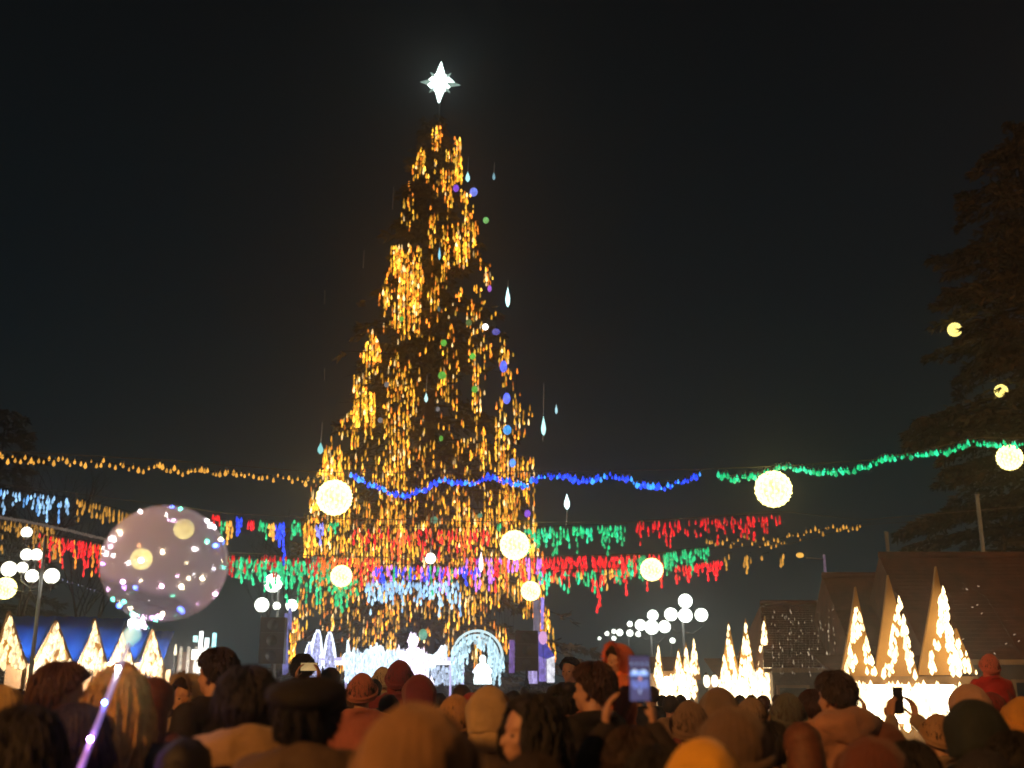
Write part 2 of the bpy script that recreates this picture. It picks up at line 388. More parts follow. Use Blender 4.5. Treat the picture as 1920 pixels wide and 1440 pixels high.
# ------------------------------------------------------------------ baubles and drop lights on the tree
def bauble(px, py, r, c, s, label, tall=1.0, yoff=.35):
    Y = surf_depth(px, py) - yoff; p = P(px, py, Y); k = PXM(Y)
    t = thing('bauble', p, label, 'bauble', 'glowing baubles on the tree')
    mb = MB(); ball(mb, (0, 0, 0), (r * k, r * k, r * k * tall), 14, 10); mb.build('globe', glow('bauble_glow', c, s, False, .35), t)
    mb = MB(); tube(mb, [(0, 0, r * k * tall), (0, 0, r * k * tall + .12)], .03, 8); tube(mb, [(0, 0, r * k * tall + .1), (0, .15, r * k * tall + .5)], .006, 4); mb.build('cap', M_dark, t)
G_, B_, V_, T_, W_ = (.12, .55, .06), (.10, .16, 1.0), (.35, .10, 1.0), (.10, .45, .28), (.42, .42, .45)
for px, py, r, c, s, lab, tl in [
    (911, 413, 6, (.25, .7, .2), .8, 'pale green bauble hanging clear of the upper right side of the tree', 1.1),
    (753, 598, 5, G_, .9, 'green bauble among dense gold strands, upper left of the tree', 1.1), (832, 643, 6, G_, .9, 'green bauble at the centre of the tree, upper of two in line', 1.1),
    (886, 668, 6, G_, 1.1, 'bright green bauble on the right gold column, upper of two', 1.1), (829, 704, 8, G_, .9, 'largest green bauble at the centre of the tree, lower of two in line', 1.0),
    (890, 730, 6, G_, .8, 'green bauble on the right gold column, lower of two', 1.2), (827, 822, 4, G_, .6, 'tiny green bauble in the dark middle of the tree', 1.5),
    (879, 605, 6, (.15, .3, .08), .5, 'dim olive bauble left of the white sparkle light', 1.2), (814, 975, 7, T_, .6, 'teal bauble beside the thin hanging rod', 1.0),
    (900, 967, 5, T_, .5, 'small teal bauble just left of the warm ball lamp', 1.0), (793, 1190, 8, T_, .9, 'pale teal bauble above the bright stage figure', 1.3),
    (888, 360, 8, (.2, .28, 1.0), 1.2, 'bright blue bauble near the top on the right side', 1.15), (855, 353, 6, V_, .8, 'violet blue bauble near the top between gold strands', 1.3),
    (918, 541, 4, (.5, .15, .9), .9, 'small purple bauble at the right edge of the tree', 1.7), (930, 622, 8, (.15, .16, .8), .6, 'dull blue bauble right of the white sparkle light', .8),
    (944, 687, 7, B_, 1.5, 'deep blue bauble on the right flank, highest of the blue column', 1.7), (950, 747, 7, B_, 1.8, 'deep blue bauble on the right flank, second of the blue column', 1.6),
    (951, 806, 8, (.04, .4, 1.0), 1.2, 'sky blue bauble on the right flank, third of the blue column', 1.2), (961, 868, 6, (.08, .3, 1.0), 1.6, 'blue bauble just above the blue garland', 1.4),
    (989, 963, 6, V_, .8, 'violet bauble above the warm ball lamp on the right flank', 1.2), (725, 721, 5, W_, .35, 'dull grey bauble on the left of the tree, upper one', 1.1),
    (713, 788, 5, W_, .35, 'dull grey bauble on the left of the tree, lower one', 1.1), (821, 767, 4, W_, .35, 'dull grey bauble in the dark centre of the tree', 1.2),
    (592, 1048, 8, (.2, .3, .2), .45, 'murky green bauble low on the left edge of the tree', 1.0), (910, 613, 6, (1, .95, .9), 5, 'small white sparkle light on the right of the tree', 1.0)]:
    bauble(px, py, r, c, s, lab, tl)
def meteor(px, py, w, h, ytop, c, s, label, ybot=None, Y=None):
    Y = Y or (TY - 4.5); p = P(px, py, Y); k = PXM(Y)
    t = thing('drop_light', p, label, 'hanging light', 'white drop lights hung round the tree')
    mb = MB(); n = 10
    tube(mb, [(0, 0, h * k * (.5 - i / n)) for i in range(n + 1)], [max(.004, w / 2 * k * math.sin(math.pi * (i / n) ** 1.7) ** .8) for i in range(n + 1)], 10)
    mb.build('bulb', glow('drop_glow', c, s, False), t)
    mb = MB(); tube(mb, [(0, 0, h * k * .45), (0.02, 0, (py - ytop) * k)], .012, 6)
    if ybot: tube(mb, [(0, 0, -h * k * .45), (-.03, 0, (py - ybot) * k)], .016, 6)
    mb.build('tube', mat('clear_tube', (.5, .5, .48), .2, emit=(.5, .5, .45), es=.10, sample=False), t)
C_ = (.45, .95, 1.0)
for a in [(877, 331, 9, 24, 286, C_, 1.6, 'cyan drop light right of the tree top, hanging on a thin line'), (926, 330, 6, 18, 300, (.3, .6, .7), .8, 'dim drop light furthest right of the tree top'),
          (824, 475, 5, 28, 450, (.3, .8, 1), 1.3, 'thin cyan drop light in front of the upper tree'), (952, 556, 9, 44, 520, (.6, 1, 1), 3, 'largest white drop light, right of the upper tree'),
          (799, 745, 7, 20, 700, (.6, 1, 1), 1.5, 'pale drop light in front of the middle of the tree'), (601, 840, 11, 24, 790, (.25, .75, .75), 1.2, 'teal drop light left of the tree above the gold garland'),
          (1019, 798, 9, 40, 715, (.5, 1, .95), 2, 'long white drop light with a line above and below, right of the tree', 828), (1043, 767, 5, 20, 755, (.5, .9, 1), 1.2, 'small drop light at far right of the tree'),
          (823, 578, 6, 14, 560, (.15, .3, .32), .4, 'faint teal drop light above the centre of the tree')]:
    meteor(*a)
meteor(1063, 940, 11, 32, 922, (.7, 1, 1), 3, 'white drop light standing on a rod above the green garland', 985, 35)
meteor(902, 1053, 8, 38, 1030, (1, .9, 1), 4, 'pinkish white drop light low on the right of the tree', None, 35.5)
for (a, b, c_, d) in [(738, 350, 736, 392), (683, 470, 681, 502), (609, 545, 608, 570), (608, 690, 608, 712)]:
    Y = 39; mb = MB(); o = P(c_, d, Y); tube(mb, [P(a, b, Y) - o, (0, 0, 0)], .014, 6)
    ob = mb.build('faint_glow_tube', mat('faint_glow_tube', (.3, .27, .25), .3, emit=(.3, .26, .25), es=.08, sample=False)); ob.location = o  # a faint glow is put into the tube material
    tag(ob, 'thin faintly glowing tube left of the tree, ' + {738: 'nearest the top', 683: 'beside dense gold', 609: 'at upper middle height', 608: 'lowest one'}[a], 'hanging light', 'faint tubes on the tree')

# ------------------------------------------------------------------ cables with garlands
def interp(pl, x):
    if x <= pl[0][0]: return pl[0][1] + (pl[1][1] - pl[0][1]) / (pl[1][0] - pl[0][0]) * (x - pl[0][0])
    for a, b in zip(pl, pl[1:]):
        if x <= b[0]: return a[1] + (b[1] - a[1]) * (x - a[0]) / (b[0] - a[0])
    return b[1]
CAB = {28: [(-260, 826), (0, 846), (300, 862), (590, 885), (820, 888), (1000, 884), (1315, 880), (1500, 872), (1640, 862), (1760, 838), (1830, 820), (1920, 822), (2150, 790)],
       33: [(-260, 880), (0, 908), (140, 925), (430, 963), (640, 972), (900, 978), (1180, 980), (1330, 968), (1460, 958), (1620, 975), (2150, 930)],
       36: [(-260, 1000), (430, 1036), (640, 1045), (900, 1046), (1200, 1040), (1340, 1028), (1480, 1020), (1620, 984), (2150, 950)]}
for Y, pl in CAB.items():
    mb = MB(); o = P(960, interp(pl, 960), Y)
    tube(mb, [P(x, interp(pl, x), Y) - o for x in range(-260, 2151, 30)], .012, 5)
    ob = mb.build('support_cable', mat('cable_grey', (.25, .22, .18), .5)); ob.location = o
    tag(ob, {28: 'highest thin cable crossing the square and holding the blue and green bulbs', 33: 'middle cable crossing the square and holding icicle lights', 36: 'lowest cable crossing the square in front of the stage'}[Y], 'cable')
    for sx_ in (-260, 2150):
        q = P(sx_, interp(pl, sx_), Y); mb = MB(); tube(mb, [(0, 0, 0), (0, 0, q.z + .3)], .09, 10, r1=.06); tube(mb, [(0, 0, q.z + .3), (0, 0, q.z + .42)], .1, 10)
        tag(mb.build('mast', M_steel), 'steel mast holding the %s cable %s of the square' % ({28: 'highest', 33: 'middle', 36: 'lowest'}[Y], 'left' if sx_ < 0 else 'right'), 'mast').location = (q.x, q.y, 0)
def jit(c, a=.7, b=1.5):
    k = rnd.uniform(a, b); return tuple(x * k for x in c)
RED, GRN, BLU, WBL, GLD, PUR = (1.0, .010, .022), (.003, .50, .17), (.015, .07, 1.3), (.42, .8, 1.25), (1.0, .45, .06), (.7, .2, 1.1)
def bulb_string(pl, c, Y, label, cat_y=None, step=7, jy=4, bw=4.5, bh=10, grp='bulb strings across the square', rngk=(.7, 1.7)):
    x0, x1 = pl[0][0], pl[-1][0]; xm = (x0 + x1) / 2; o = P(xm, interp(pl, xm), Y)
    t = thing('light_garland', o, label, 'light garland', grp); k = PXM(Y)
    mb = MB(); tube(mb, [P(x, interp(pl, x) - 3, Y) - o for x in [x0 + (x1 - x0) * i / 60 for i in range(61)]], .008, 4); mb.build('wire', M_wire, t)
    x = x0
    while x < x1:
        y = interp(pl, x) + rnd.uniform(-jy, jy); s = rnd.choice((.6, .8, 1, 1, 1.25))
        mb = MB(); cc = jit(c, *rngk)
        if c is BLU and rnd.random() < .42: cc = jit((.07, .55, 2.0), .8, 1.5)
        if c is GRN and rnd.random() < .35: cc = jit((.03, 1.1, .5), .8, 1.3)
        w, h = bw * s * k, bh * s * k
        drop(mb, (0, 0, h / 2), w, h, cc, 8); tube(mb, [(0, 0, h / 2), (0, 0, h / 2 + .05)], w * .25, 6, (.01, .01, .01))
        b = mb.build('bulb', M_bulb, t, colors=True); b.location = P(x, y, Y + rnd.uniform(-.1, .1)) - o
        x += step * rnd.uniform(.55, 1.5)
bulb_string([(0, 858), (60, 864), (130, 866), (190, 868), (220, 873), (270, 881), (300, 877), (340, 884), (380, 886), (440, 890), (500, 893), (545, 900), (575, 904), (602, 893)],
            GLD, 28, 'string of gold bulbs running from the left edge to the tree', step=8, jy=6, bw=6, bh=11, rngk=(.7, 1.4))
bulb_string([(658, 890), (680, 903), (705, 913), (740, 927), (765, 931), (800, 915), (825, 900), (860, 903), (890, 907), (915, 895), (945, 903), (985, 910), (1010, 897), (1050, 890),
             (1100, 905), (1140, 891), (1170, 895), (1200, 910), (1240, 915), (1280, 903), (1300, 897), (1316, 882)], BLU, 28, 'string of bright blue bulbs crossing in front of the tree', step=4.6, jy=4, bw=6.5, bh=12, rngk=(1.0, 2.4))
bulb_string([(1347, 893), (1380, 899), (1415, 893), (1440, 886), (1470, 876), (1500, 880), (1540, 886), (1590, 884), (1630, 873), (1660, 859), (1720, 855), (1780, 848), (1825, 827),
             (1850, 836), (1880, 832), (1920, 836)], GRN, 28, 'string of green bulbs rising to the right past the big fir', step=5.0, jy=4, bw=6.5, bh=12, rngk=(.8, 2.0))
bulb_string([(1325, 1020), (1360, 1019), (1400, 1012), (1440, 1020), (1480, 1008), (1530, 1000), (1560, 992), (1590, 996), (1616, 983)], GLD, 36, 'thin string of small gold bulbs thinning out towards the right', step=6, jy=9, bw=4, bh=9, rngk=(.4, 1.1))
def icicles(x0, x1, ytop, L, cols, Y, label, spacing=9, lj=.5, dens_=.8, bw=4.6, bh=12, hook=True, bright=(.8, 2.2)):
    """ytop: (y at x0, y at x1); L mean drop length in photo pixels"""
    xm = (x0 + x1) / 2; o = P(xm, (ytop[0] + ytop[1]) / 2, Y); k = PXM(Y)
    t = thing('icicle_garland', o, label, 'light garland', 'icicle light garlands across the square')
    mb = MB(); tube(mb, [P(x, ytop[0] + (ytop[1] - ytop[0]) * (x - x0) / max(1, x1 - x0) - 2, Y) - o for x in [x0 + (x1 - x0) * i / 20 for i in range(21)]], .008, 4); mb.build('wire', M_wire, t)
    x = x0
    while x <= x1:
        yt = ytop[0] + (ytop[1] - ytop[0]) * (x - x0) / max(1, x1 - x0) + rnd.uniform(-3, 3)
        l = L * rnd.choice((.25, .4, .55, .7, .9, 1.3)) if lj else L
        c = rnd.choice(cols); mb = MB(); y = yt
        p0 = P(x, yt, Y + rnd.uniform(-.4, .4))
        while y < yt + l:
            if rnd.random() < dens_:
                xx = x + rnd.uniform(-2, 2)
                h = rnd.uniform(.8, 1.35) * bh * k; q = P(xx, y, p0.y) - p0
                drop(mb, q, rnd.uniform(.8, 1.25) * bw * k, h, jit(c, *bright))
            y += rnd.uniform(6, 11)
        tube(mb, [(0, 0, .02), (0, 0, -l * k)], .004, 3, (0, 0, 0), cap=False)
        mb.build('icicle', M_bulb, t, colors=True).location = p0 - o
        x += spacing * rnd.uniform(.4, .9)
I = icicles
I(2, 134, (918, 935), 34, [WBL, WBL, (.2, .55, 1.2)], 33, 'pale blue icicle lights at the left edge', 9, bright=(.6, 1.5))
I(146, 246, (935, 962), 26, [GLD], 33, 'gold icicle lights left of the balloon', 9, bright=(.35, 1.0), bh=14)
for x0, x1, y, l, c, lab in [(399, 412, 965, 24, RED, 'short red icicle lights touching the balloon edge'), (416, 424, 975, 30, GRN, 'short green icicle lights right of the balloon'),
                             (427, 436, 978, 40, GLD, 'short gold icicle lights right of the balloon'), (441, 457, 968, 34, BLU, 'blue icicle lights right of the balloon, first group'),
                             (465, 482, 975, 16, RED, 'small red icicle group between blue and green ones'), (487, 501, 976, 22, GRN, 'small green icicle group left of the second blue group'),
                             (506, 515, 978, 24, GLD, 'small dim gold icicle group beside the second blue group'), (519, 534, 980, 52, BLU, 'longest blue icicle group left of the tree'),
                             (548, 566, 976, 22, GRN, 'green icicle group at the left edge of the tree'), (595, 607, 980, 34, (.3, .3, 1.2), 'violet blue icicle group on the left flank of the tree'),
                             (619, 633, 978, 34, GRN, 'green icicle group on the tree below the big ball lamp')]:
    I(x0, x1, (y, y), l, [c], 33, lab, 6, .5, .95, bw=5)
I(664, 916, (990, 992), 42, [RED, RED, (1, .12, .03)], 33, 'red icicle lights crossing the front of the tree', 11, dens_=.75)
I(930, 942, (982, 982), 24, [GRN], 33, 'small green icicle group left of the right ball lamp', 5)
I(985, 1176, (990, 984), 36, [GRN, GRN, (.01, .7, .32)], 33, 'green icicle lights right of the tree, upper row', 8, bw=5.5)
I(1195, 1462, (978, 965), 32, [RED], 33, 'red icicle lights below the right ball lamp', 11, bright=(.5, 1.3))
I(0, 104, (975, 985), 46, [GLD], 31, 'dim gold icicle lights under the silver garland at left', 9, bright=(.25, .8))
I(76, 198, (1000, 1022), 42, [RED, RED, RED, (1, .3, .03)], 31, 'dense red icicle lights left of the balloon', 5, bw=4.5)
I(426, 620, (1045, 1052), 56, [GRN, GRN, (.008, .7, .28)], 36, 'dense green icicle lights between balloon and tree', 6, bw=5.5)
I(430, 600, (1040, 1044), 26, [RED], 35.6, 'red icicle lights above the dense green ones', 10, bright=(.4, 1.1))
I(625, 670, (1080, 1082), 52, [GRN], 35.6, 'green icicle lights under the ball lamp on the tree', 7, bw=5.5)
I(590, 720, (1043, 1046), 44, [RED, (1, .15, .02)], 36, 'red icicle lights on the lower left of the tree', 8)
I(700, 905, (1060, 1062), 40, [BLU, GRN, PUR, BLU, RED], 35.6, 'multicoloured icicle lights low across the tree', 8, bw=5)
I(688, 866, (1088, 1090), 42, [WBL, WBL, (.6, .95, 1.2)], 35.3, 'pale blue icicle lights low in the middle of the tree', 6, bw=5, bright=(.7, 1.7))
I(876, 1018, (1045, 1046), 44, [RED, (1, .12, .02), PUR], 36, 'red icicle lights on the lower right of the tree', 8)
I(1016, 1200, (1046, 1040), 34, [RED], 36, 'dense red icicle lights right of the tree', 5)
I(1012, 1195, (1072, 1066), 26, [GRN, (.01, .7, .32), GRN, GLD], 35.6, 'green icicle lights below the dense red ones', 9, bw=5)
I(1112, 1136, (1078, 1076), 44, [RED], 35.4, 'long red icicle tail hanging right of the tree', 9)
I(1160, 1262, (1046, 1036), 46, [GRN, RED, GRN], 35.5, 'mixed green and red icicle lights round the right ball lamp', 7, bw=5)
I(1246, 1330, (1036, 1026), 32, [GRN], 35.8, 'green icicle lights right of the ball lamp', 6, bw=5)
I(1268, 1352, (1062, 1050), 26, [RED], 35.4, 'red icicle lights at the right end of the lowest garland', 6, bw=5)
for x, l in ((1366, 26), (1402, 22), (1436, 26), (1468, 40)):
    I(x - 6, x + 6, (1040, 1038), l, [GLD], 36, {1366: 'gold icicle group nearest the red ones', 1402: 'second gold icicle group from the red ones', 1436: 'third gold icicle group from the red ones', 1468: 'longest gold icicle group, furthest right'}[x], 7, bright=(.4, 1.0))
# silver tinsel rope at left
mb = MB(); o = P(100, 990, 24); pl = [(-120, 948), (0, 970), (60, 980), (130, 995), (200, 1012), (430, 1060)]
for i in range(230):
    x = -120 + 550 * i / 230; p = P(x, interp(pl, x), 24) - o
    for k in range(10):
        d = Vector((rnd.uniform(-.3, .3), rnd.uniform(-1, 1), rnd.uniform(-1, 1))).normalized() * .055
        s = Vector((.01, 0, 0)); mb.add([p - s, p + s, p + d], [(0, 1, 2)])
tube(mb, [P(x, interp(pl, x), 24) - o for x in range(-120, 431, 25)], .02, 6)
tag(mb.build('tinsel_rope', mat('silver_glow_tinsel', (.6, .58, .56), .35, metal=.3, emit=(.5, .47, .44), es=.13, sample=False), smooth=False), 'thick grey tinsel rope sloping down from the left edge to the balloon', 'tinsel').location = o  # the tinsel's shine is put in as a weak glow
bulb_string([(104, 1080), (130, 1091), (165, 1104), (200, 1116), (330, 1150)], (.35, .35, .6), 33, 'faint string of dim bulbs below the street lamp at left', step=7, jy=1.5, bw=2.5, bh=4, rngk=(.3, .8))

# ------------------------------------------------------------------ warm ball lamps
def ball_lamp(px, py, r, Y, label, hang=None, s=4.4, c=(1, .82, .24)):
    if Y > 35.5: s, c = 2.0, (1, .78, .16)
    p = P(px, py, Y); k = PXM(Y); rr = r * k
    t = thing('ball_lamp', p, label, 'lamp', 'warm ball lamps over the square')
    mb = MB(); ball(mb, (0, 0, 0), rr * .86, 20, 14); mb.build('core', glow('ball_core', (1, .74, .17), s * .9, True, .45), t)
    rib = MB(); n = 18
    for i in range(n):
        a = math.pi * 2 * i / n
        tube(rib, [(rr * math.sin(R(5 + 170 * j / 12)) * math.cos(a), rr * math.sin(R(5 + 170 * j / 12)) * math.sin(a), rr * math.cos(R(5 + 170 * j / 12))) for j in range(13)], rr * .045, 5)
    rib.build('light_cage', glow('ball_cage', c, s, True), t)
    kn = MB()
    for i in range(110):
        z = 1 - 2 * (i + .5) / 110; a = i * 2.399963; q = math.sqrt(1 - z * z)
        ball(kn, (q * math.cos(a) * rr, q * math.sin(a) * rr, z * rr), rr * .085, 6, 4)
    tag(kn.build('bulb_mesh', glow('ball_bulbs', (1, .84, .30), s * 1.0, False), t), kind='stuff')
    hz = (P(px, hang, Y).z - p.z) if hang else rr * 1.6
    mb = MB(); tube(mb, [(0, 0, rr), (0, 0, max(hz, rr + .1))], .015, 5); mb.build('hanger', M_wire, t)
for a in [(627, 933, 32, 28, 'largest warm ball lamp, on the left edge of the tree', 886), (1450, 917, 33, 28, 'large warm ball lamp hanging from the green string at right', 874), (1893, 858, 23, 29, 'warm ball lamp in the fir branches at the right edge', 828),
          (965, 1022, 26, 32, 'warm ball lamp in front of the right flank of the tree', 978), (640, 1080, 19, 35, 'warm ball lamp low on the left flank of the tree', 1045), (995, 1108, 17, 35, 'lowest warm ball lamp, on the right edge of the tree', 1046),
          (1222, 1068, 20, 35, 'warm ball lamp among red and green icicles right of the tree', 1040), (265, 1048, 19, 31, 'warm ball lamp seen through the balloon, lower left one', 1000), (345, 992, 18, 32, 'warm ball lamp seen through the balloon, upper right one', 955),
          (10, 1103, 19, 30, 'warm striped ball lamp under the street lamp at the left edge', 1020), (1790, 618, 13, 36.5, 'highest warm ball lamp half hidden in the right fir', 560), (1877, 733, 12, 36.2, 'warm ball lamp half hidden in the right fir, middle one', 700)]:
    ball_lamp(*a)
t = thing('pendant_lamp', P(807, 1047, 34), 'small white globe hanging on a thin rod in front of the tree', 'lamp'); k = PXM(34)
mb = MB(); ball(mb, (0, 0, 0), 10 * k, 16, 12); mb.build('globe', glow('pendant_glow', (1, .97, .85), 4), t)
mb = MB(); tube(mb, [(0, 0, 9 * k), P(816, 905, 34) - P(807, 1047, 34)], .022, 8); mb.build('rod', M_steel, t)

# ------------------------------------------------------------------ street lamps with white globes
M_globe = glow('white_globe', (.93, 1, .86), 4.2)
def globe_lamp(cx, Y, globes, label, c=None):
    x0 = P(cx, 1278, Y).x; t = thing('street_lamp', (x0, Y, 0), label, 'street lamp', 'street lamps with white globes')
    k = PXM(Y); ztop = max(P(a, b, Y).z for a, b, r in globes)
    mb = MB(); tube(mb, [(0, 0, 0), (0, 0, .6), (0, 0, .62), (0, 0, ztop - .1)], [.12, .11, .06, .045], 10); mb.build('pole', M_steel, t)
    arm = MB()
    for a, b, r in globes:
        q = P(a, b, Y) - Vector((x0, Y, 0)); zb = q.z - r * k
        if abs(q.x) > .15: tube(arm, [(0, 0, zb - .35), (q.x * .5, 0, zb - .42), (q.x, 0, zb - .2), (q.x, 0, zb)], .02, 6)
        tube(arm, [(q.x, q.y, zb - .03), (q.x, q.y, zb + .04)], .07, 8)
        g_ = MB(); ball(g_, (0, 0, 0), r * k, 18, 12); g_.build('globe', c or M_globe, t).location = q
    arm.build('bracket', M_steel, t)
globe_lamp(56, 30, [(50, 998, 10), (50, 1040, 11), (68, 1040, 11), (17, 1067, 14), (42, 1064, 10), (60, 1080, 12), (97, 1080, 14)], 'street lamp with a cluster of seven white globes at the left edge', glow('warm_white_globe', (1, .98, .78), 3.5))
globe_lamp(513, 39, [(512, 1093, 17), (491, 1134, 13), (547, 1135, 11), (519, 1136, 7)], 'street lamp with four white globes left of the tree')
globe_lamp(1285, 40, [(1285, 1127, 13), (1285, 1154, 13), (1258, 1152, 12), (1315, 1153, 12)], 'nearest street lamp with four white globes right of the stage')
globe_lamp(1224, 50, [(1224, 1154, 10), (1222, 1176, 13), (1246, 1175, 11), (1201, 1172, 10)], 'second street lamp with white globes in the row right of the stage')
globe_lamp(1181, 65, [(1181, 1170, 5), (1181, 1187, 6), (1197, 1189, 5), (1162, 1186, 6)], 'third street lamp with small white globes in the row right of the stage')
globe_lamp(1148, 82, [(1151, 1184, 4), (1151, 1197, 4), (1138, 1188, 4)], 'fourth and smallest street lamp in the row right of the stage')
globe_lamp(1261, 60, [(1261, 1201, 5)], 'low street lamp with a single white globe behind the mid stalls')
globe_lamp(1124, 90, [(1124, 1197, 3)], 'farthest lamp with a single tiny globe')
# modern lamp with arm at right
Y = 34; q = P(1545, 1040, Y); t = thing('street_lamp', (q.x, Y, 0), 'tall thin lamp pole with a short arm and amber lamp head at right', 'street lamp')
mb = MB(); tube(mb, [(0, 0, 0), (0, 0, q.z)], .07, 8, r1=.04); mb.build('pole', mat('pole_painted_lilac_light', (.45, .40, .6), .4, emit=(.3, .25, .55), es=.18, sample=False), t)  # lilac light on the pole is put into its colour and emission
mb = MB(); a = P(1512, 1046, Y) - Vector((q.x, Y, 0)); tube(mb, [(0, 0, q.z - .15), a], .025, 6); mb.build('arm', M_steel, t)
mb = MB(); a = P(1500, 1041, Y) - Vector((q.x, Y, 0)); ball(mb, a, (.12, .10, .08), 12, 8); mb.build('lamp_head', glow('amber_head', (1, .5, .08), 1.2, False), t)
for px, yt, Y, lab in ((1832, 930, 31, 'plain grey pole rising behind the tall brown roof'), (1662, 1000, 33, 'thin dark pole behind the middle gable')):
    q = P(px, yt, Y); mb = MB(); tube(mb, [(0, 0, 0), (0, 0, q.z)], .06, 8); tube(mb, [(0, 0, q.z), (0, 0, q.z + .05)], .075, 8)
    tag(mb.build('pole', mat('grey_glow_pole', (.3, .27, .24), .6, emit=(.2, .18, .16), es=.06 if px > 1700 else .02, sample=False)), lab, 'pole').location = (q.x, Y, 0)  # slight emission put into the grey; these poles carry no lamp

# ------------------------------------------------------------------ stage and light sculptures
SYG = 36.5; k = PXM(SYG)
st = thing('stage', (P(790, 1278, SYG).x, SYG, 0), 'low dark stage at the foot of the tree carrying glowing figures', 'stage')
ox = st.location.x; x0 = P(556, 1278, SYG).x - ox; x1 = P(1045, 1278, SYG).x - ox
mb = MB(); box(mb, (x0, -.6, 1.0), (x1, 1.6, 1.12)); mb.build('deck', M_dark, st, False)
mb = MB()
for i in range(24): a = x0 + (x1 - x0) * i / 24; box(mb, (a + .01, -.58, 0.02), (a + (x1 - x0) / 24 - .01, -.54, .99))
mb.build('skirt', mat('stage_skirt', (.05, .05, .07), .7), st, False)
M_wv = glow('white_led', (.78, .86, 1.0), 2.2); M_lil = glow('lilac_led', (.62, .55, 1.0), 1.1); M_pk = glow('pink_white_led', (1, .84, 1.0), 3.2)
def tp(px, py, Y=SYG): return P(px, py, Y)
def sculpture(name, px, py, label, cat): return thing(name, P(px, py, SYG), label, cat), P(px, py, SYG)
# railing
t, o = sculpture('light_railing', 760, 1262, 'long railing of glowing lilac light tubes along the stage front', 'railing')
for ya, m_ in ((1236, M_lil), (1243, M_wv)):
    for xa, xb in ((596, 660), (738, 758), (795, 868)):
        mb = MB(); tube(mb, [tp(xa, ya) - o, tp(xb, ya) - o], .06, 8); mb.build('rail', m_, t)
for xa in (600, 650, 745, 800, 845, 868):
    mb = MB(); tube(mb, [tp(xa, 1238) - o, Vector(((tp(xa, 1238) - o).x, 0, 1.12 - o.z))], .035, 8); mb.build('post', M_lil, t)
mb = MB()
for i in range(150):
    x = rnd.uniform(800, 870); drop(mb, tp(x, rnd.uniform(1245, 1275)) - o, .07, .2, jit((.6, .75, 1.0), .5, 1.3))
tag(mb.build('hanging_bulb', M_bulb, t, colors=True), kind='stuff')
def loop_form(px, w, yt, yb, label, lean=0):
    t, o = sculpture('light_arch', px, yb, label, 'light sculpture'); yb0 = yb
    for sc2 in (1, .62):
        pts = []
        for i in range(25):
            a = 2 * math.pi * i / 24; s = math.sin(a); c_ = math.cos(a)
            yy = (yt + yb) / 2 - c_ * (yb - yt) / 2 * sc2; xx = px + s * w * sc2 * (.35 + .65 * (1 - c_) / 2) * 1.25 + lean * c_
            pts.append(tp(xx, yy) - o)
        mb = MB(); tube(mb, pts, .05, 6); mb.build('frame', M_wv, t)
    mb = MB()
    for i in range(120):
        u = rnd.random(); yy = yt + (yb - yt) * u; xx = px + rnd.uniform(-1, 1) * w * min(1, .25 + u * 1.1) * .9 + lean * (1 - 2 * u)
        drop(mb, tp(xx, yy, SYG - .1) - o, .07, .28, jit((.62, .66, 1.15), .35, 1.4))
    tag(mb.build('light_mesh', M_bulb, t, colors=True), kind='stuff')
    mb = MB(); tube(mb, [tp(px, yb) - o, Vector((0, 0, 1.12 - o.z))], .04, 6); mb.build('post', M_dark, t)
loop_form(592, 13, 1182, 1268, 'tall teardrop light sculpture leaning right, leftmost on the stage', 4)
loop_form(618, 11, 1186, 1262, 'second teardrop light sculpture beside the leftmost one')
loop_form(578, 8, 1205, 1262, 'short dim light sculpture at the left end of the stage', 3)
# glowing mounds
t, o = sculpture('light_sculpture', 697, 1262, 'long low glowing white mound sculpture left of the bright figure', 'light sculpture')
for px, r, yy in ((655, 13, 1238), (672, 15, 1243), (690, 16, 1240), (706, 18, 1236), (722, 14, 1242), (737, 12, 1245)):
    mb = MB(); n0 = len(mb.v); c0 = tp(px, yy) - o; ball(mb, c0, (r * k, r * k * .8, r * k * 1.3), 16, 10)
    for i in range(len(mb.v)):
        v = Vector(mb.v[i]); d = (v - c0); mb.v[i] = tuple(c0 + d * (1 + .3 * noise.noise(v * 5)))
    mb.build('mound', glow('mound_glow', (.82, .97, 1.0), 1.6, True, .4), t)
for px, yt in ((652, 1200), (664, 1214), (695, 1210), (706, 1205), (726, 1218), (741, 1225)):
    mb = MB(); tube(mb, [tp(px, yt) - o, tp(px + rnd.uniform(-3, 3), 1240) - o], [.03, .11], 6); mb.build('spike', glow('spike_glow', (.75, .92, 1.0), 1.8, False), t)
mb = MB()
for i in range(420):
    u = rnd.random(); drop(mb, tp(rnd.uniform(646, 748), 1212 + 58 * u ** .7, SYG - .5) - o, .07, .22, jit((.7, .9, 1.1), .8, 2))
tag(mb.build('light_mesh', M_bulb, t, colors=True), kind='stuff')
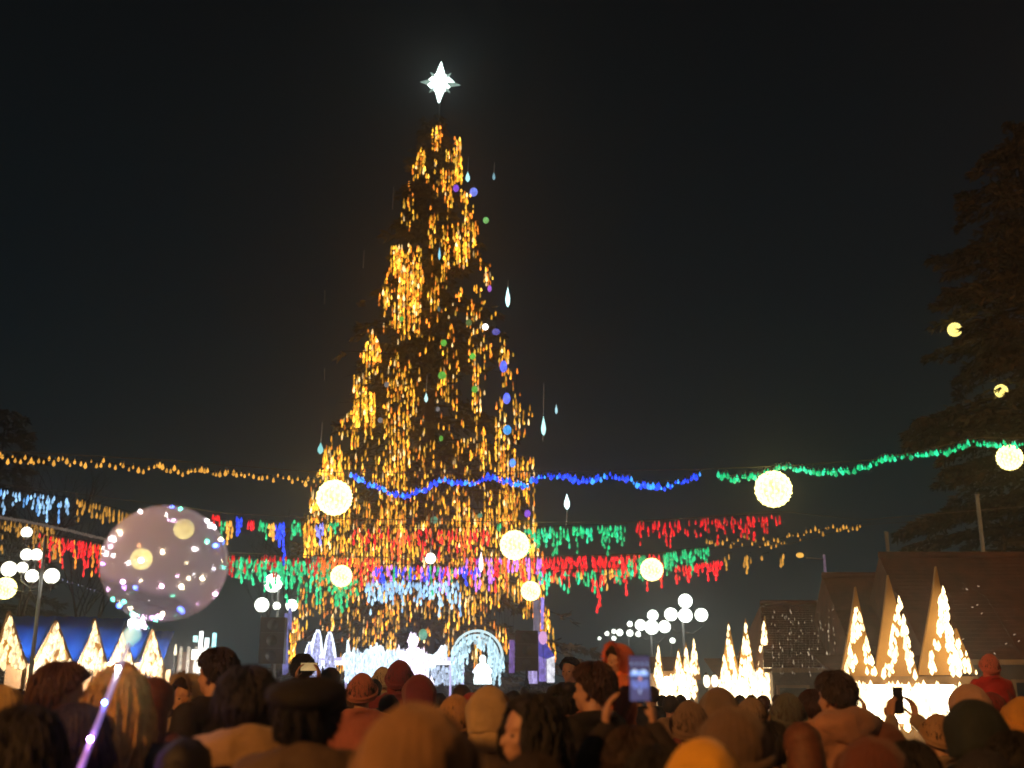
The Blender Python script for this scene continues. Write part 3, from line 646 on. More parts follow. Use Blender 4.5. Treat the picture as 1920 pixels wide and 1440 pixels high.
# bright central figure
t, o = sculpture('light_figure', 775, 1272, 'brightest pinkish white glowing figure with spread wings at stage centre', 'light sculpture')
pr = [(1190, 2), (1194, 8), (1201, 10), (1208, 8), (1213, 6), (1218, 13), (1228, 19), (1240, 17), (1250, 19), (1262, 22), (1272, 20)]
mb = MB(); tube(mb, [tp(775, y) - o for y, r in pr], [r * k for y, r in pr], 18); mb.build('robe', M_pk, t)
for sgn, xs in ((-1, (766, 752, 747)), (1, (784, 812, 835))):
    mb = MB(); prism(mb, [tp(xs[0], 1222) - o, tp(xs[1], 1228) - o, tp(xs[2], 1208) - o, tp(xs[2] - sgn * 2, 1225) - o, tp(xs[1], 1245) - o, tp(xs[0], 1250) - o], .12)
    mb.build('wing', M_pk if sgn < 0 else glow('wing_white', (.8, .95, 1), 2), t, False)
mb = MB(); tube(mb, [tp(797, 1230) - o, tp(815, 1238) - o, tp(832, 1212) - o], .09, 8); mb.build('staff', M_wv, t)
mb = MB()
for i in range(260):
    py = 1184 + 92 * rnd.random(); w_ = 7 if py < 1212 else 22 if rnd.random() < .75 else 36
    drop(mb, tp(775 + rnd.gauss(0, .55) * w_, py, SYG - .45) - o, rnd.uniform(.05, .11), rnd.uniform(.15, .4), jit((1, .84, 1.1), 1, 3))
for i in range(70):
    u = rnd.random(); drop(mb, tp(790 + 48 * u, 1240 - 26 * u ** 1.5 + rnd.uniform(-6, 8), SYG - .3) - o, .07, rnd.uniform(.15, .35), jit((.75, .95, 1.1), 1, 2.4))
    drop(mb, tp(762 - 18 * u, 1226 - 6 * u + rnd.uniform(-10, 14), SYG - .3) - o, .07, rnd.uniform(.15, .35), jit((.85, .9, 1.1), 1, 2.4))
tag(mb.build('light_mesh', M_bulb, t, colors=True), kind='stuff')
# ring arch
t, o = sculpture('light_arch', 895, 1275, 'big round arch of white icicle lights on the right half of the stage', 'light sculpture')
for rr in (47, 39, 31):
    pts = [tp(895 + math.sin(a) * rr, 1232 - math.cos(a) * rr * 1.05) - o for a in [R(-125 + 250 * i / 30) for i in range(31)]]
    mb = MB(); tube(mb, pts, .045, 6); mb.build('hoop', glow('hoop_led', (.7, .95, 1), 1.1, False), t)
for i in range(90):
    a = R(-120 + 240 * i / 89); rr = rnd.uniform(29, 49); mb = MB()
    px, py = 895 + math.sin(a) * rr, 1232 - math.cos(a) * rr * 1.05
    L = rnd.uniform(10, 30) if abs(math.degrees(a)) > 35 else rnd.uniform(5, 12)
    y = py
    while y < min(py + L, 1285):
        drop(mb, tp(px + rnd.uniform(-1.5, 1.5), y, SYG - .15) - o, .085, .24, jit((.62, .95, 1.1), .5, 1.6)); y += rnd.uniform(5, 9)
    if mb.v: mb.build('icicle', M_bulb, t, colors=True)
t, o = sculpture('light_figure', 905, 1283, 'small white glowing figure standing inside the round arch', 'light sculpture')
pr = [(1228, 2), (1232, 6), (1238, 6), (1243, 5), (1247, 11), (1260, 14), (1275, 17), (1283, 16)]
mb = MB(); tube(mb, [tp(905, y) - o for y, r in pr], [r * k for y, r in pr], 14); mb.build('robe', glow('small_figure', (.85, 1, 1), 2.4, True, .3), t)
mb = MB()
for sgn in (-1, 1): tube(mb, [tp(905 + sgn * 8, 1249) - o, tp(905 + sgn * 17, 1262) - o], .07, 6)
mb.build('arm', M_wv, t)
# purple drapes, flags at right of stage
t, o = sculpture('drape', 1018, 1278, 'purple and blue drape with painted-in glow behind the right loudspeaker', 'drape')
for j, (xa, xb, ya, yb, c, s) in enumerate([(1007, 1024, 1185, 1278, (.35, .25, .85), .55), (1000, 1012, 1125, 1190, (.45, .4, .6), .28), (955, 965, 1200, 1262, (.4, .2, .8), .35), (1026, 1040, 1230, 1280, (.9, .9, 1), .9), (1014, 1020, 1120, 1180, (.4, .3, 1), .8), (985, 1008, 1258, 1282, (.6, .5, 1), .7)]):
    mb = MB(); n = 14
    for i in range(n + 1):
        u = i / n; px = xa + (xb - xa) * u; d = .08 * math.sin(i * 1.9 + j)
        for yy in (ya, (ya + yb) / 2, yb): mb.v.append(tuple(tp(px + rnd.uniform(-.4, .4), yy, SYG + 1.1 + d + j * .12) - o)); mb.c.append((1, 1, 1))
    for i in range(n):
        for q_ in (0, 1): mb.f.append((i * 3 + q_, (i + 1) * 3 + q_, (i + 1) * 3 + q_ + 1, i * 3 + q_ + 1))
    ob = mb.build('cloth', glow('cloth_painted_glow', c, s, False, .5), t); so = ob.modifiers.new('thickness', 'SOLIDIFY'); so.thickness = .01  # light on the drape is put in as the cloth's own glow
t, o = sculpture('flag', 1030, 1240, 'blue triangular flag at the right end of the stage', 'flag')
mb = MB(); prism(mb, [tp(1008, 1196) - o, tp(1024, 1206) - o, tp(1040, 1230) - o, tp(1024, 1236) - o, tp(1010, 1230) - o], .02); mb.build('cloth', glow('blue_glow_cloth', (.1, .1, .8), .5, False, .4), t, False)  # flag's brightness comes from emission put into the cloth
mb = MB(); tube(mb, [tp(1008, 1188) - o, tp(1009, 1280) - o], .025, 6); mb.build('pole', M_steel, t)
t, o = sculpture('balloon', 1018, 1196, 'pink lit balloon tied at the top of the drape', 'balloon')
mb = MB(); ball(mb, (0, 0, 0), (8 * k, 8 * k, 12 * k), 14, 10); mb.build('skin', glow('pink_glow', (.9, .45, .9), .9, False), t)
mb = MB(); tube(mb, [(0, 0, -.2), (0.02, 0, -.8)], .006, 4); mb.build('string', M_wire, t)
t, o = sculpture('light_post', 548, 1262, 'lilac lit post behind the left loudspeaker', 'light post')
for xa, ya, yb in ((537, 1150, 1262), (544, 1140, 1180), (533, 1180, 1265)):
    mb = MB(); tube(mb, [tp(xa, ya) - o, tp(xa, yb) - o], .06, 6); mb.build('tube', glow('lilac_tube', (.3, .3, .9), .45, False, .5), t)
def speaker(px0, px1, yt, yb, Y, label, legs=True):
    o = P((px0 + px1) / 2, yb, Y); t = thing('loudspeaker', (o.x, Y, 0), label, 'loudspeaker', 'black loudspeakers beside the stage')
    w = (px1 - px0) * PXM(Y) / 2; zt = P(px0, yt, Y).z; n = 3; h = (zt - o.z) / n
    for i in range(n):
        mb = MB(); z0 = o.z + i * h
        mb.add([(-w, -.25, z0 + .003), (w, -.25, z0 + .003), (w * .9, .3, z0 + .003), (-w * .9, .3, z0 + .003), (-w, -.25, z0 + h - .003), (w, -.25, z0 + h - .003), (w * .9, .3, z0 + h - .003), (-w * .9, .3, z0 + h - .003)],
               [(0, 3, 2, 1), (4, 5, 6, 7), (0, 1, 5, 4), (1, 2, 6, 5), (2, 3, 7, 6), (3, 0, 4, 7)]); c = mb.build('cabinet', M_dark, t, False)
        mb = MB(); tube(mb, [(0, -.252, z0 + h / 2), (0, -.275, z0 + h / 2)], min(w, h / 2) * .7, 20); mb.build('cone', mat('speaker_cone', (.03, .03, .03), .6), c)
    mb = MB()
    for a in (90, 210, 330): tube(mb, [(0, 0, o.z - .1), (.45 * math.cos(R(a)), .45 * math.sin(R(a)), 0)], .025, 6)
    tube(mb, [(0, 0, .3), (0, 0, o.z + .02)], .04, 8); mb.build('stand', M_dark, t)
speaker(488, 533, 1158, 1245, 35, 'black loudspeaker stack on a stand left of the tree')
speaker(967, 1008, 1183, 1258, 33, 'black loudspeaker stack on a stand in front of the right side of the stage')

# ------------------------------------------------------------------ market stalls
def warm(a=.8, b=3.0): return jit((1.0, .72, .36), a, b)
def fill_tri(mb, o, apex, bl, br, Y, n, w=5, h=11, hole=None):
    k = PXM(Y)
    for i in range(n):
        u = rnd.random() ** .5; v = rnd.random()
        x = apex[0] + (bl[0] + (br[0] - bl[0]) * v - apex[0]) * u; y = apex[1] + (bl[1] - apex[1]) * u
        if hole and hole(u, v): continue
        s = rnd.uniform(.7, 1.3); drop(mb, P(x, y, Y) - o + Vector((0, 0, h * s * k / 2)), w * s * k, h * s * k, warm())
M_added_roof_lamp = glow('added_roof_lamp', (1, .85, .7), 900)
def left_stall(i, apx, apy, bl, br, yb, Y, xa, xb, ry, label):
    k = PXM(Y); o = P(apx, 1278, Y); o = Vector((o.x, Y, 0)); t = thing('market_stall', o, label, 'market stall', 'stalls with blue roofs')
    A = P(apx, apy, Y) - o; L = P(bl, yb, Y) - o; Rr = P(br, yb, Y) - o
    mb = MB(); prism(mb, [A, L, Rr], .08); mb.build('gable', M_ochre, t, False)
    for s_, E in ((0, L), (1, Rr)):
        mb = MB(); tube(mb, [A + Vector((0, -.03, 0)), E + Vector((0, -.03, 0))], .05, 4); mb.build('trim_board', M_wood, t, False)
    xl, xr = (P(xa, ry, Y) - o).x, (P(xb, ry, Y) - o).x; zr = (P(apx, ry, Y) - o).z; ze = L.z + .05; mb = MB()
    n = 10
    for j in range(n + 1):
        for q_ in range(5):
            u = q_ / 4; x = xl + (xr - xl) * j / n; mb.v.append((x, .15 + 1.5 * u, ze + (zr + .12 - ze) * u - .08 * math.sin(math.pi * u) + .02 * math.sin(j * 2.1))); mb.c.append((1, 1, 1))
    for j in range(n):
        for q_ in range(4): mb.f.append((j * 5 + q_, (j + 1) * 5 + q_, (j + 1) * 5 + q_ + 1, j * 5 + q_ + 1))
    mb.build('roof', M_blue, t).modifiers.new('thickness', 'SOLIDIFY').thickness = .03
    mb = MB(); ball(mb, (0, .8, ze + .1), .10, 12, 8); tube(mb, [(0, .8, ze + .2), (0, .8, ze + .4)], .01, 5); mb.build('added_lamp_bulb', M_added_roof_lamp, t)  # unseen lamp added under the roof so the tarp glows blue
    mb = MB(); box(mb, (xl + .05, 1.7, 0), (xr - .05, 1.76, ze)); mb.build('back_wall', M_wood, t, False)
    for x in (L.x + .05, Rr.x - .05):
        mb = MB(); box(mb, (x - .05, -.04, 0), (x + .05, .06, L.z)); mb.build('post', M_wood, t, False)
    mb = MB(); box(mb, (L.x + .1, -.1, .9), (Rr.x - .1, .4, .96)); box(mb, (L.x + .12, -.05, 0), (Rr.x - .12, -.0, .9)); mb.build('counter', M_wood, t, False)
    mb = MB(); fill_tri(mb, Vector(o), (apx, apy + 6), (bl + 2, yb + 4), (br - 2, yb + 4), Y - .12, int(abs(br - bl) * (yb - apy) / 52), 6, 15, lambda u, v: u > .55 and .38 < v < .62 and rnd.random() < .6)
    tag(mb.build('light_curtain', M_bulb_lit, t, colors=True), kind='stuff')
left_stall(0, 17, 1146, -16, 50, 1246, 33, -30, 62, 1157, 'blue roofed stall with lit gable cut by the left edge')
left_stall(1, 106, 1164, 58, 140, 1256, 34.5, 62, 145, 1158, 'blue roofed stall with the widest lit gable, second from the left')
left_stall(2, 178, 1160, 146, 202, 1252, 36, 145, 205, 1161, 'blue roofed stall with a tall lit gable directly left of the balloon stick')
left_stall(3, 230, 1176, 205, 250, 1244, 37.5, 205, 256, 1172, 'blue roofed stall crossed by the balloon stick')
left_stall(4, 287, 1180, 262, 310, 1258, 39, 256, 300, 1186, 'last blue roofed stall, furthest from the left edge')
# lit kiosk right of the row
Y = 42; o = P(370, 1278, Y); o = Vector((o.x, Y, 0)); t = thing('kiosk', o, 'small kiosk with overexposed white and cyan light boxes on top', 'kiosk'); k = PXM(Y)
def bx(name, xa, xb, ya, yb, m_, d0=0, d1=.15, par=None):
    a, b = P(xa, yb, Y) - o, P(xb, ya, Y) - o; mb = MB(); box(mb, (a.x, d0, a.z), (b.x, d1, b.z)); return mb.build(name, m_, par or t, False)
bx('wall', 326, 410, 1222, 1275, M_wallb, .2, 1.5)
for xa in (332, 346, 360, 374, 388): bx('window', xa, xa + 9, 1212, 1262, glow('kiosk_window', (.9, .75, .45), .30, False, .6), .1, .18)
for xa, xb, ya, yb, c, s in ((372, 381, 1184, 1232, (1, 1, .95), 3), (383, 392, 1196, 1234, (.8, 1, 1), 2.5), (363, 371, 1192, 1204, (.5, 1, .95), 1.5), (398, 406, 1187, 1216, (.4, .95, 1), 1.8), (360, 398, 1218, 1236, (1, 1, .85), 3), (369, 377, 1240, 1262, (1, 1, .9), 1.5)):
    bx('light_box', xa, xb, ya, yb, glow('light_box', c, s, True, .3), -.1, .05)
mb = MB(); q = P(330, 1206, Y) - o; drop(mb, q, .12, .5, (2, 1.8, 1.2)); tube(mb, [q + Vector((0, 0, -.4)), (q.x, 0, 0)], .03, 6, (.02, .02, .02)); mb.build('side_lamp', M_bulb, t, colors=True)

# right stalls: pointed facade boards covered with light clusters
M_inside = glow('added_interior_glow', (1, .86, .62), 12, True, .25)
def peak_board(t, o, ax, ay, bl, br, yb, Y, bend=.0):
    pts = []
    for i in range(9): u = i / 8; pts.append((ax + (bl - ax) * (u ** (1.15)), ay + (yb - ay) * u))
    for i in range(9): u = 1 - i / 8; pts.append((ax + 1 + (br - ax) * (u ** (1.05)), ay + (yb - ay) * u))
    mb = MB(); prism(mb, [P(a, b, Y) - o for a, b in pts], .09); mb.build('peak_board', M_ochre, t, False)
def big_stall(name, peaks, x0, x1, ye, yb, Y, label, nb, cover, inside=True, lw=8.5, lh=17):
    o = P((x0 + x1) / 2, 1278, Y); o = Vector((o.x, Y, 0)); t = thing(name, o, label, 'market stall', 'stalls with pointed light covered fronts')
    xa, xb = (P(x0, ye, Y) - o).x, (P(x1, ye, Y) - o).x; ze = (P(x0, ye, Y) - o).z; zc = max((P(x0, yb, Y) - o).z, .5)
    for p in peaks: peak_board(t, o, p[0], p[1], p[2], p[3], p[4], Y + .02 * peaks.index(p))
    mb = MB(); box(mb, (xa, -.12, ze - .10), (xb, -.02, ze + .06)); mb.build('fascia', M_wood, t, False)
    mb = MB(); box(mb, (xa, 1.9, 0), (xb, 1.96, ze)); mb.build('back_wall', M_wood, t, False)
    for x in (xa + .04, xb - .04, (xa + xb) / 2):
        mb = MB(); box(mb, (x - .05, -.02, 0), (x + .05, .08, ze - .1)); mb.build('post', M_wood, t, False)
    mb = MB(); mb.add([(xa - .1, .1, ze), (xb + .1, .1, ze), (xb + .1, 1.95, ze + .5), (xa - .1, 1.95, ze + .5)], [(0, 1, 2, 3)]); mb.build('roof', M_roofb, t, False).modifiers.new('thickness', 'SOLIDIFY').thickness = .04
    mb = MB(); box(mb, (xa, -.05, .86), (xb, .5, .92)); box(mb, (xa + .03, 0, 0), (xb - .03, .05, .86)); mb.build('counter', M_wood, t, False)
    mb = MB(); n = 9
    for i in range(n):
        a = xa + .1 + (xb - xa - .2) * i / n; box(mb, (a, .9, zc), (a + (xb - xa) / n - .008, .95, ze - .10))
    mb.build('added_glow_panel', M_inside, t, False)  # glowing panels added to make the stall interior bright
    mb = MB()
    for i in range(nb):
        px, py = cover(); s = rnd.uniform(.6, 1.3); kk = PXM(Y)
        drop(mb, P(px, py, Y - .18 - rnd.random() * .1) - o + Vector((0, 0, lh * s * kk / 2)), lw * s * kk * .85, lh * s * kk, warm(2, 5.5))
    tag(mb.build('light_cluster', M_bulb_lit, t, colors=True), kind='stuff')
    mb = MB()
    for i in range(int((x1 - x0) * 1.1)):
        px = rnd.uniform(x0, x1); py = ye + rnd.uniform(0, (yb - ye) * .75); kk = PXM(Y); s = rnd.uniform(.7, 1.4)
        drop(mb, P(px, py, Y - .22) - o, lw * s * kk, lh * s * kk, warm(2.5, 6))
    tag(mb.build('eave_light', M_bulb_lit, t, colors=True), kind='stuff')
    return t
def tri_cover(lst):
    def f():
        ax, ay, bl, br, yb, hol = rnd.choice(lst)
        while True:
            u = rnd.random() ** .55; v = rnd.random()
            if hol and u > .5 and abs(v - .5) < .22 * u: continue
            break
        return ax + (bl + (br - bl) * v - ax) * u, ay + (yb - ay) * u
    return f
big_stall('market_stall', [(1604, 1100, 1576, 1642, 1268), (1665, 1078, 1640, 1722, 1268), (1755, 1062, 1722, 1800, 1266), (1793, 1178, 1774, 1830, 1262)], 1588, 1830, 1274, 1378, 22,
          'large stall with three tall ochre peaks covered in warm lights at right', 250,
          tri_cover([(1606, 1128, 1584, 1644, 1266, True), (1686, 1122, 1655, 1724, 1266, True), (1686, 1122, 1655, 1724, 1266, True), (1768, 1092, 1738, 1798, 1262, True), (1768, 1092, 1738, 1800, 1262, True), (1797, 1200, 1776, 1834, 1262, False)]))
big_stall('market_stall', [(1366, 1166, 1350, 1386, 1270), (1398, 1160, 1382, 1416, 1270), (1434, 1155, 1416, 1450, 1270)], 1352, 1462, 1268, 1325, 30,
          'middle stall with three narrow glowing peaks right of the street lamps', 260,
          tri_cover([(1366, 1166, 1352, 1384, 1275, False), (1398, 1162, 1384, 1414, 1275, False), (1434, 1158, 1417, 1450, 1275, False), (1405, 1250, 1345, 1462, 1285, False)]), lw=6, lh=13)
big_stall('market_stall', [(1234, 1208, 1224, 1246, 1275), (1272, 1216, 1258, 1286, 1275), (1286, 1205, 1276, 1298, 1275), (1300, 1198, 1288, 1314, 1275)], 1232, 1306, 1262, 1312, 33,
          'smallest glowing peaked stall just right of the raised phone', 170,
          tri_cover([(1234, 1208, 1226, 1243, 1275, False), (1272, 1222, 1262, 1284, 1275, False), (1286, 1212, 1277, 1296, 1275, False), (1301, 1200, 1292, 1313, 1262, False), (1268, 1250, 1240, 1305, 1290, False)]), lw=5, lh=12)
# lamps of light on posts between stalls
for px, lab in ((1325, 'small hanging light left of the middle stall, nearer the dark gap'), (1340, 'small hanging light touching the middle stall')):
    t = thing('lantern', P(px, 1277, 30), lab, 'lantern', 'small lanterns between stalls'); mb = MB(); ball(mb, (0, 0, 0), (.09, .09, .17), 10, 8); mb.build('glass', glow('lantern_glow', (1, .88, .6), 3), t)
    mb = MB(); tube(mb, [(0, 0, .15), (0, 0, .2), (0, 0, .23)], [.06, .05, .01], 8); tube(mb, [(0, 0, -.15), (0, 0, -P(px, 1277, 30).z)], .02, 6); mb.build('post', M_dark, t)

# brown roofed buildings behind the right stalls
def cabin(xa, xb, yr, ye, Y, d, label, hip=0):
    o = P((xa + xb) / 2, 1278, Y); o = Vector((o.x, Y, 0)); t = thing('wooden_building', o, label, 'building')
    l, r = (P(xa, ye, Y) - o).x, (P(xb, ye, Y) - o).x; ze = (P(xa, ye, Y) - o).z; zr = (P(xa, yr, Y + d) - Vector(o)).z
    mb = MB(); box(mb, (l + .3, .4, 0), (r - .3, 2 * d - .4, ze)); mb.build('wall', M_wallb, t, False)
    mb = MB(); rows = 26
    for i in range(rows):
        u0, u1 = i / rows, (i + 1) / rows; h0, h1 = hip * u0, hip * u1
        z0, z1 = ze + (zr - ze) * u0, ze + (zr - ze) * u1; y0, y1 = d * u0, d * u1
        mb.add([(l + h0, y0 - .02, z0 + .006), (r - h0 * 0, y0 - .02, z0 + .006), (r - h1 * 0, y1, z1 + .01), (l + h1, y1, z1 + .01), (l + h0, y0 - .02, z0), (r, y0 - .02, z0)], [(0, 1, 2, 3), (4, 5, 1, 0)])
    mb.add([(l + hip, d, zr), (r, d, zr), (r, 2 * d, ze), (l, 2 * d, ze)], [(0, 1, 2, 3)])
    mb.add([(l, 0, ze), (l + hip, d, zr), (l, 2 * d, ze)], [(0, 1, 2)]); mb.add([(r, 0, ze), (r, d, zr), (r, 2 * d, ze)], [(0, 2, 1)])
    mb.build('roof', M_roofb, t, False)
    mb = MB(); tube(mb, [(l + hip, d, zr + .04), (r, d, zr + .04)], .09, 8); mb.build('ridge_cap', M_roofb, t)
    mb = MB(); box(mb, (l, -.06, ze - .12), (r, .02, ze - .01)); mb.build('gutter', M_wood, t, False)
    for i in range(max(2, int((r - l) / 1.6))):
        x = l + .8 + i * 1.6; mb = MB(); box(mb, (x - .35, .34, ze - 1.5), (x + .35, .39, ze - .5)); w = mb.build('window', mat('dark_pane', (.03, .03, .035), .1), t, False)
        mb = MB(); [box(mb, a_, b_) for a_, b_ in (((x - .42, .31, ze - 1.57), (x - .35, .41, ze - .43)), ((x + .35, .31, ze - 1.57), (x + .42, .41, ze - .43)), ((x - .35, .31, ze - .5), (x + .35, .41, ze - .43)))]; mb.build('frame', M_wood, w, False)
cabin(1738, 2120, 1044, 1236, 25, 2.6, 'tallest building with a dark brown roof behind the three peaked stall')
cabin(1606, 1760, 1082, 1240, 27, 2.4, 'middle brown roofed building between the tall one and the low one')
cabin(1432, 1640, 1134, 1252, 29, 2.2, 'lowest brown roofed building sprinkled with faint lights', .5)
Y = 28.6; o = P(1520, 1260, Y); t = thing('light_curtain', o, 'curtain of faint tiny white lights before the low brown roof', 'light curtain')
mb = MB()
for i in range(150):
    px, py = rnd.uniform(1446, 1600), rnd.uniform(1140, 1262)
    drop(mb, P(px, py, Y) - o, rnd.uniform(1.2, 2.4) * PXM(Y), rnd.uniform(2, 9) * PXM(Y), jit((.6, .45, .3), .25, .9))
for i in range(22): x = 1448 + i * 7; tube(mb, [P(x, 1135, Y) - o, P(x, 1262, Y) - o], .003, 3, (.0, .0, .0))
tag(mb.build('bulb', M_bulb, t, colors=True), kind='stuff')
Y = 24.6; o = P(1850, 1240, Y); t = thing('light_string', o, 'few stray sparks of light on the tallest brown roof', 'light string')
for i in range(12):
    px, py = rnd.uniform(1760, 1918), rnd.uniform(1060, 1230); mb = MB(); ball(mb, (0, 0, 0), (.03, .02, .012), 6, 4, M=Matrix.Rotation(rnd.uniform(-1, 1), 3, 'Y'))
    mb.build('bulb', glow('spark', (.7, .5, .35), .7, False), t).location = P(px, py, Y) - o
mb = MB(); tube(mb, [P(1760, 1062, Y) - o, P(1850, 1120, Y) - o, P(1918, 1235, Y) - o], .004, 3); mb.build('wire', M_wire, t)

# bare trees far left
for bi, (px, Y, H, lab) in enumerate(((20, 48, 12.5, 'bare grey tree behind the left street lamp, nearest the edge'), (150, 55, 11, 'faint bare tree behind the gold string, inner one'), (520, 70, 13, 'faint bare tree left of the big fir'))):
    q = P(px, 1278, Y); t = thing('bare_tree', (q.x, Y, 0), lab, 'tree', 'bare trees behind the square'); mb = MB(); rg = random.Random(40 + bi)
    def grow(p, d, L, r, n):
        e_ = p + d * L; m_ = p + d * L * .5 + Vector((rg.uniform(-.06, .06) * L, rg.uniform(-.06, .06) * L, 0)); tube(mb, [p, m_, e_], r, 5, r1=r * .6, cap=False)
        if n == 0: return
        for i in range(3 if n > 1 else 4):
            dd = (d + Vector((rg.uniform(-.7, .7), rg.uniform(-.7, .7), rg.uniform(-.15, .5)))).normalized(); grow(e_ if i else p + d * L * .7, dd, L * rg.uniform(.6, .8), r * .55, n - 1)
    grow(Vector((0, 0, 0)), Vector((0, 0, 1)), H * .3, .16, 5)
    mb.build('trunk', M_bark, t)

# ------------------------------------------------------------------ sodium street lamp behind the viewer (its light falls on the crowd's backs)
def sodium(loc, aim, W, label):
    t = thing('street_lamp', (loc[0], loc[1], 0), label, 'street lamp'); h = loc[2]; a = math.atan2(aim[1], aim[0])
    mb = MB(); tube(mb, [(0, 0, 0), (0, 0, h * .97)], .1, 10, r1=.06); tube(mb, [(0, 0, h * .97), (.5 * math.cos(a), .5 * math.sin(a), h + .12), (1.3 * math.cos(a), 1.3 * math.sin(a), h + .2)], .035, 8); mb.build('pole', M_steel, t)
    mb = MB(); c = Vector((1.5 * math.cos(a), 1.5 * math.sin(a), h + .18)); ball(mb, c, (.34, .2, .1), 16, 8, M=Matrix.Rotation(a, 3, 'Z')); mb.build('lamp_head', M_dark, t)
    mb = MB(); ball(mb, c - Vector((0, 0, .09)), (.24, .14, .05), 14, 6, M=Matrix.Rotation(a, 3, 'Z')); mb.build('lens', glow('sodium_lens', (1, .42, .08), 20, False), t)
    ld = bpy.data.lights.new('lamp', 'POINT'); ld.energy = W; ld.color = (1, .40, .10); ld.shadow_soft_size = .18
    lo = bpy.data.objects.new('lamp', ld); col.objects.link(lo); lo.parent = t; lo.location = c - Vector((0, 0, .4))
sodium((-8.5, -5.5, 7.5), (1, .6), 4400, 'orange sodium street lamp behind the viewer on the left')

sodium((21.5, 19, 10), (-.3, 1), 1500, 'added orange sodium lamp out of view at right, brightening the fir and brown roofs')  # unseen lamp added to lift the dark fir and the brown roofs

# ------------------------------------------------------------------ people
SKIN = mat('skin', (.50, .28, .18), .5, .15, 9, .15)
M_eye = mat('eye', (.05, .04, .035), .15)
def remesh(mb, voxel, ratio, disp=0, dsc=6, quilt=0, smooth=2):
    me = mb.build('tmp', SKIN, link=False); o = bpy.data.objects.new('tmp', me); col.objects.link(o)
    r_ = o.modifiers.new('r', 'REMESH'); r_.mode = 'VOXEL'; r_.voxel_size = voxel
    if smooth: sm = o.modifiers.new('s', 'SMOOTH'); sm.iterations = smooth; sm.factor = .5
    if ratio < 1: d = o.modifiers.new('d', 'DECIMATE'); d.ratio = ratio
    dg = bpy.context.evaluated_depsgraph_get(); n = bpy.data.meshes.new_from_object(o.evaluated_get(dg))
    bpy.data.objects.remove(o); 
    if disp or quilt:
        n.calc_loop_triangles()
        for v in n.vertices:
            a = noise.noise(v.co * dsc) + .5 * noise.noise(v.co * dsc * 2.3)
            v.co += v.normal * (a * disp + quilt * abs(math.sin(v.co.z * 45)) )
    n.polygons.foreach_set('use_smooth', [True] * len(n.polygons)); return n
def el(mb, c, r, rot=None): ball(mb, c, r, 20, 14, M=rot)
def hand(mb, w, d, nrm, curl=.5, sgn=1):
    """w wrist, d pointing direction, nrm palm normal"""
    w, d, nrm = Vector(w), Vector(d).normalized(), Vector(nrm).normalized(); s = d.cross(nrm).normalized() * sgn
    for u in (-.026, -.009, .009, .026): capsule(mb, w - d * .01, w + d * .085 + s * u, .018, .015, 8)
    for i, (u, L) in enumerate(((-.030, .075), (-.010, .085), (.011, .080), (.031, .062))):
        p = w + d * .088 + s * u; dd = d
        for seg, f_ in ((0, .45), (1, .32), (2, .23)):
            dd = (dd + nrm * curl * (.55 + .25 * seg)).normalized(); q = p + dd * L * f_ * 1.15; capsule(mb, p, q, .0095 - .001 * seg, .009 - .001 * seg, 8); p = q
    p = w + d * .025 - s * .028; dd = (d * .6 - s * .75 + nrm * .25).normalized()
    for f_ in (.038, .032, .026): q = p + dd * f_; capsule(mb, p, q, .012, .010, 8); p = q; dd = (dd + d * .3 + nrm * curl * .5).normalized()
def joints(pose):
    J = dict(sh=[Vector((-.18, 0, 1.42)), Vector((.18, 0, 1.42))], hip=[Vector((-.09, 0, .92)), Vector((.09, 0, .92))], kn=[Vector((-.1, .02, .5)), Vector((.1, .02, .5))], an=[Vector((-.11, -.02, .09)), Vector((.11, -.02, .09))],
             el=[Vector((-.25, -.03, 1.14)), Vector((.25, -.03, 1.14))], wr=[Vector((-.24, .09, .92)), Vector((.24, .09, .92))], hd=[(0, .2, -1), (0, .2, -1)], pn=[(1, 0, 0), (-1, 0, 0)], curl=.35)
    if pose == 'phone':
        J['el'] = [Vector((-.27, .20, 1.50)), Vector((.27, .20, 1.50))]; J['wr'] = [Vector((-.10, .34, 1.73)), Vector((.10, .34, 1.73))]
        J['hd'] = [(.05, .1, 1), (-.05, .1, 1)]; J['pn'] = [(1, .2, 0), (-1, .2, 0)]; J['curl'] = .75
    if pose == 'oneup':
        J['el'][1] = Vector((.34, .18, 1.36)); J['wr'][1] = Vector((.22, .42, 1.46)); J['hd'][1] = (-.25, .75, .6); J['pn'][1] = (-1, 0, .3); J['curl'] = 1.0
    if pose == 'sit':
        J['kn'] = [Vector((-.17, .38, .90)), Vector((.17, .38, .90))]; J['an'] = [Vector((-.15, .42, .46)), Vector((.15, .42, .46))]
        J['el'] = [Vector((-.26, .12, 1.2)), Vector((.26, .12, 1.2))]; J['wr'] = [Vector((-.13, .34, 1.16)), Vector((.13, .34, 1.16))]; J['hd'] = [(.3, 1, 0), (-.3, 1, 0)]
    return J
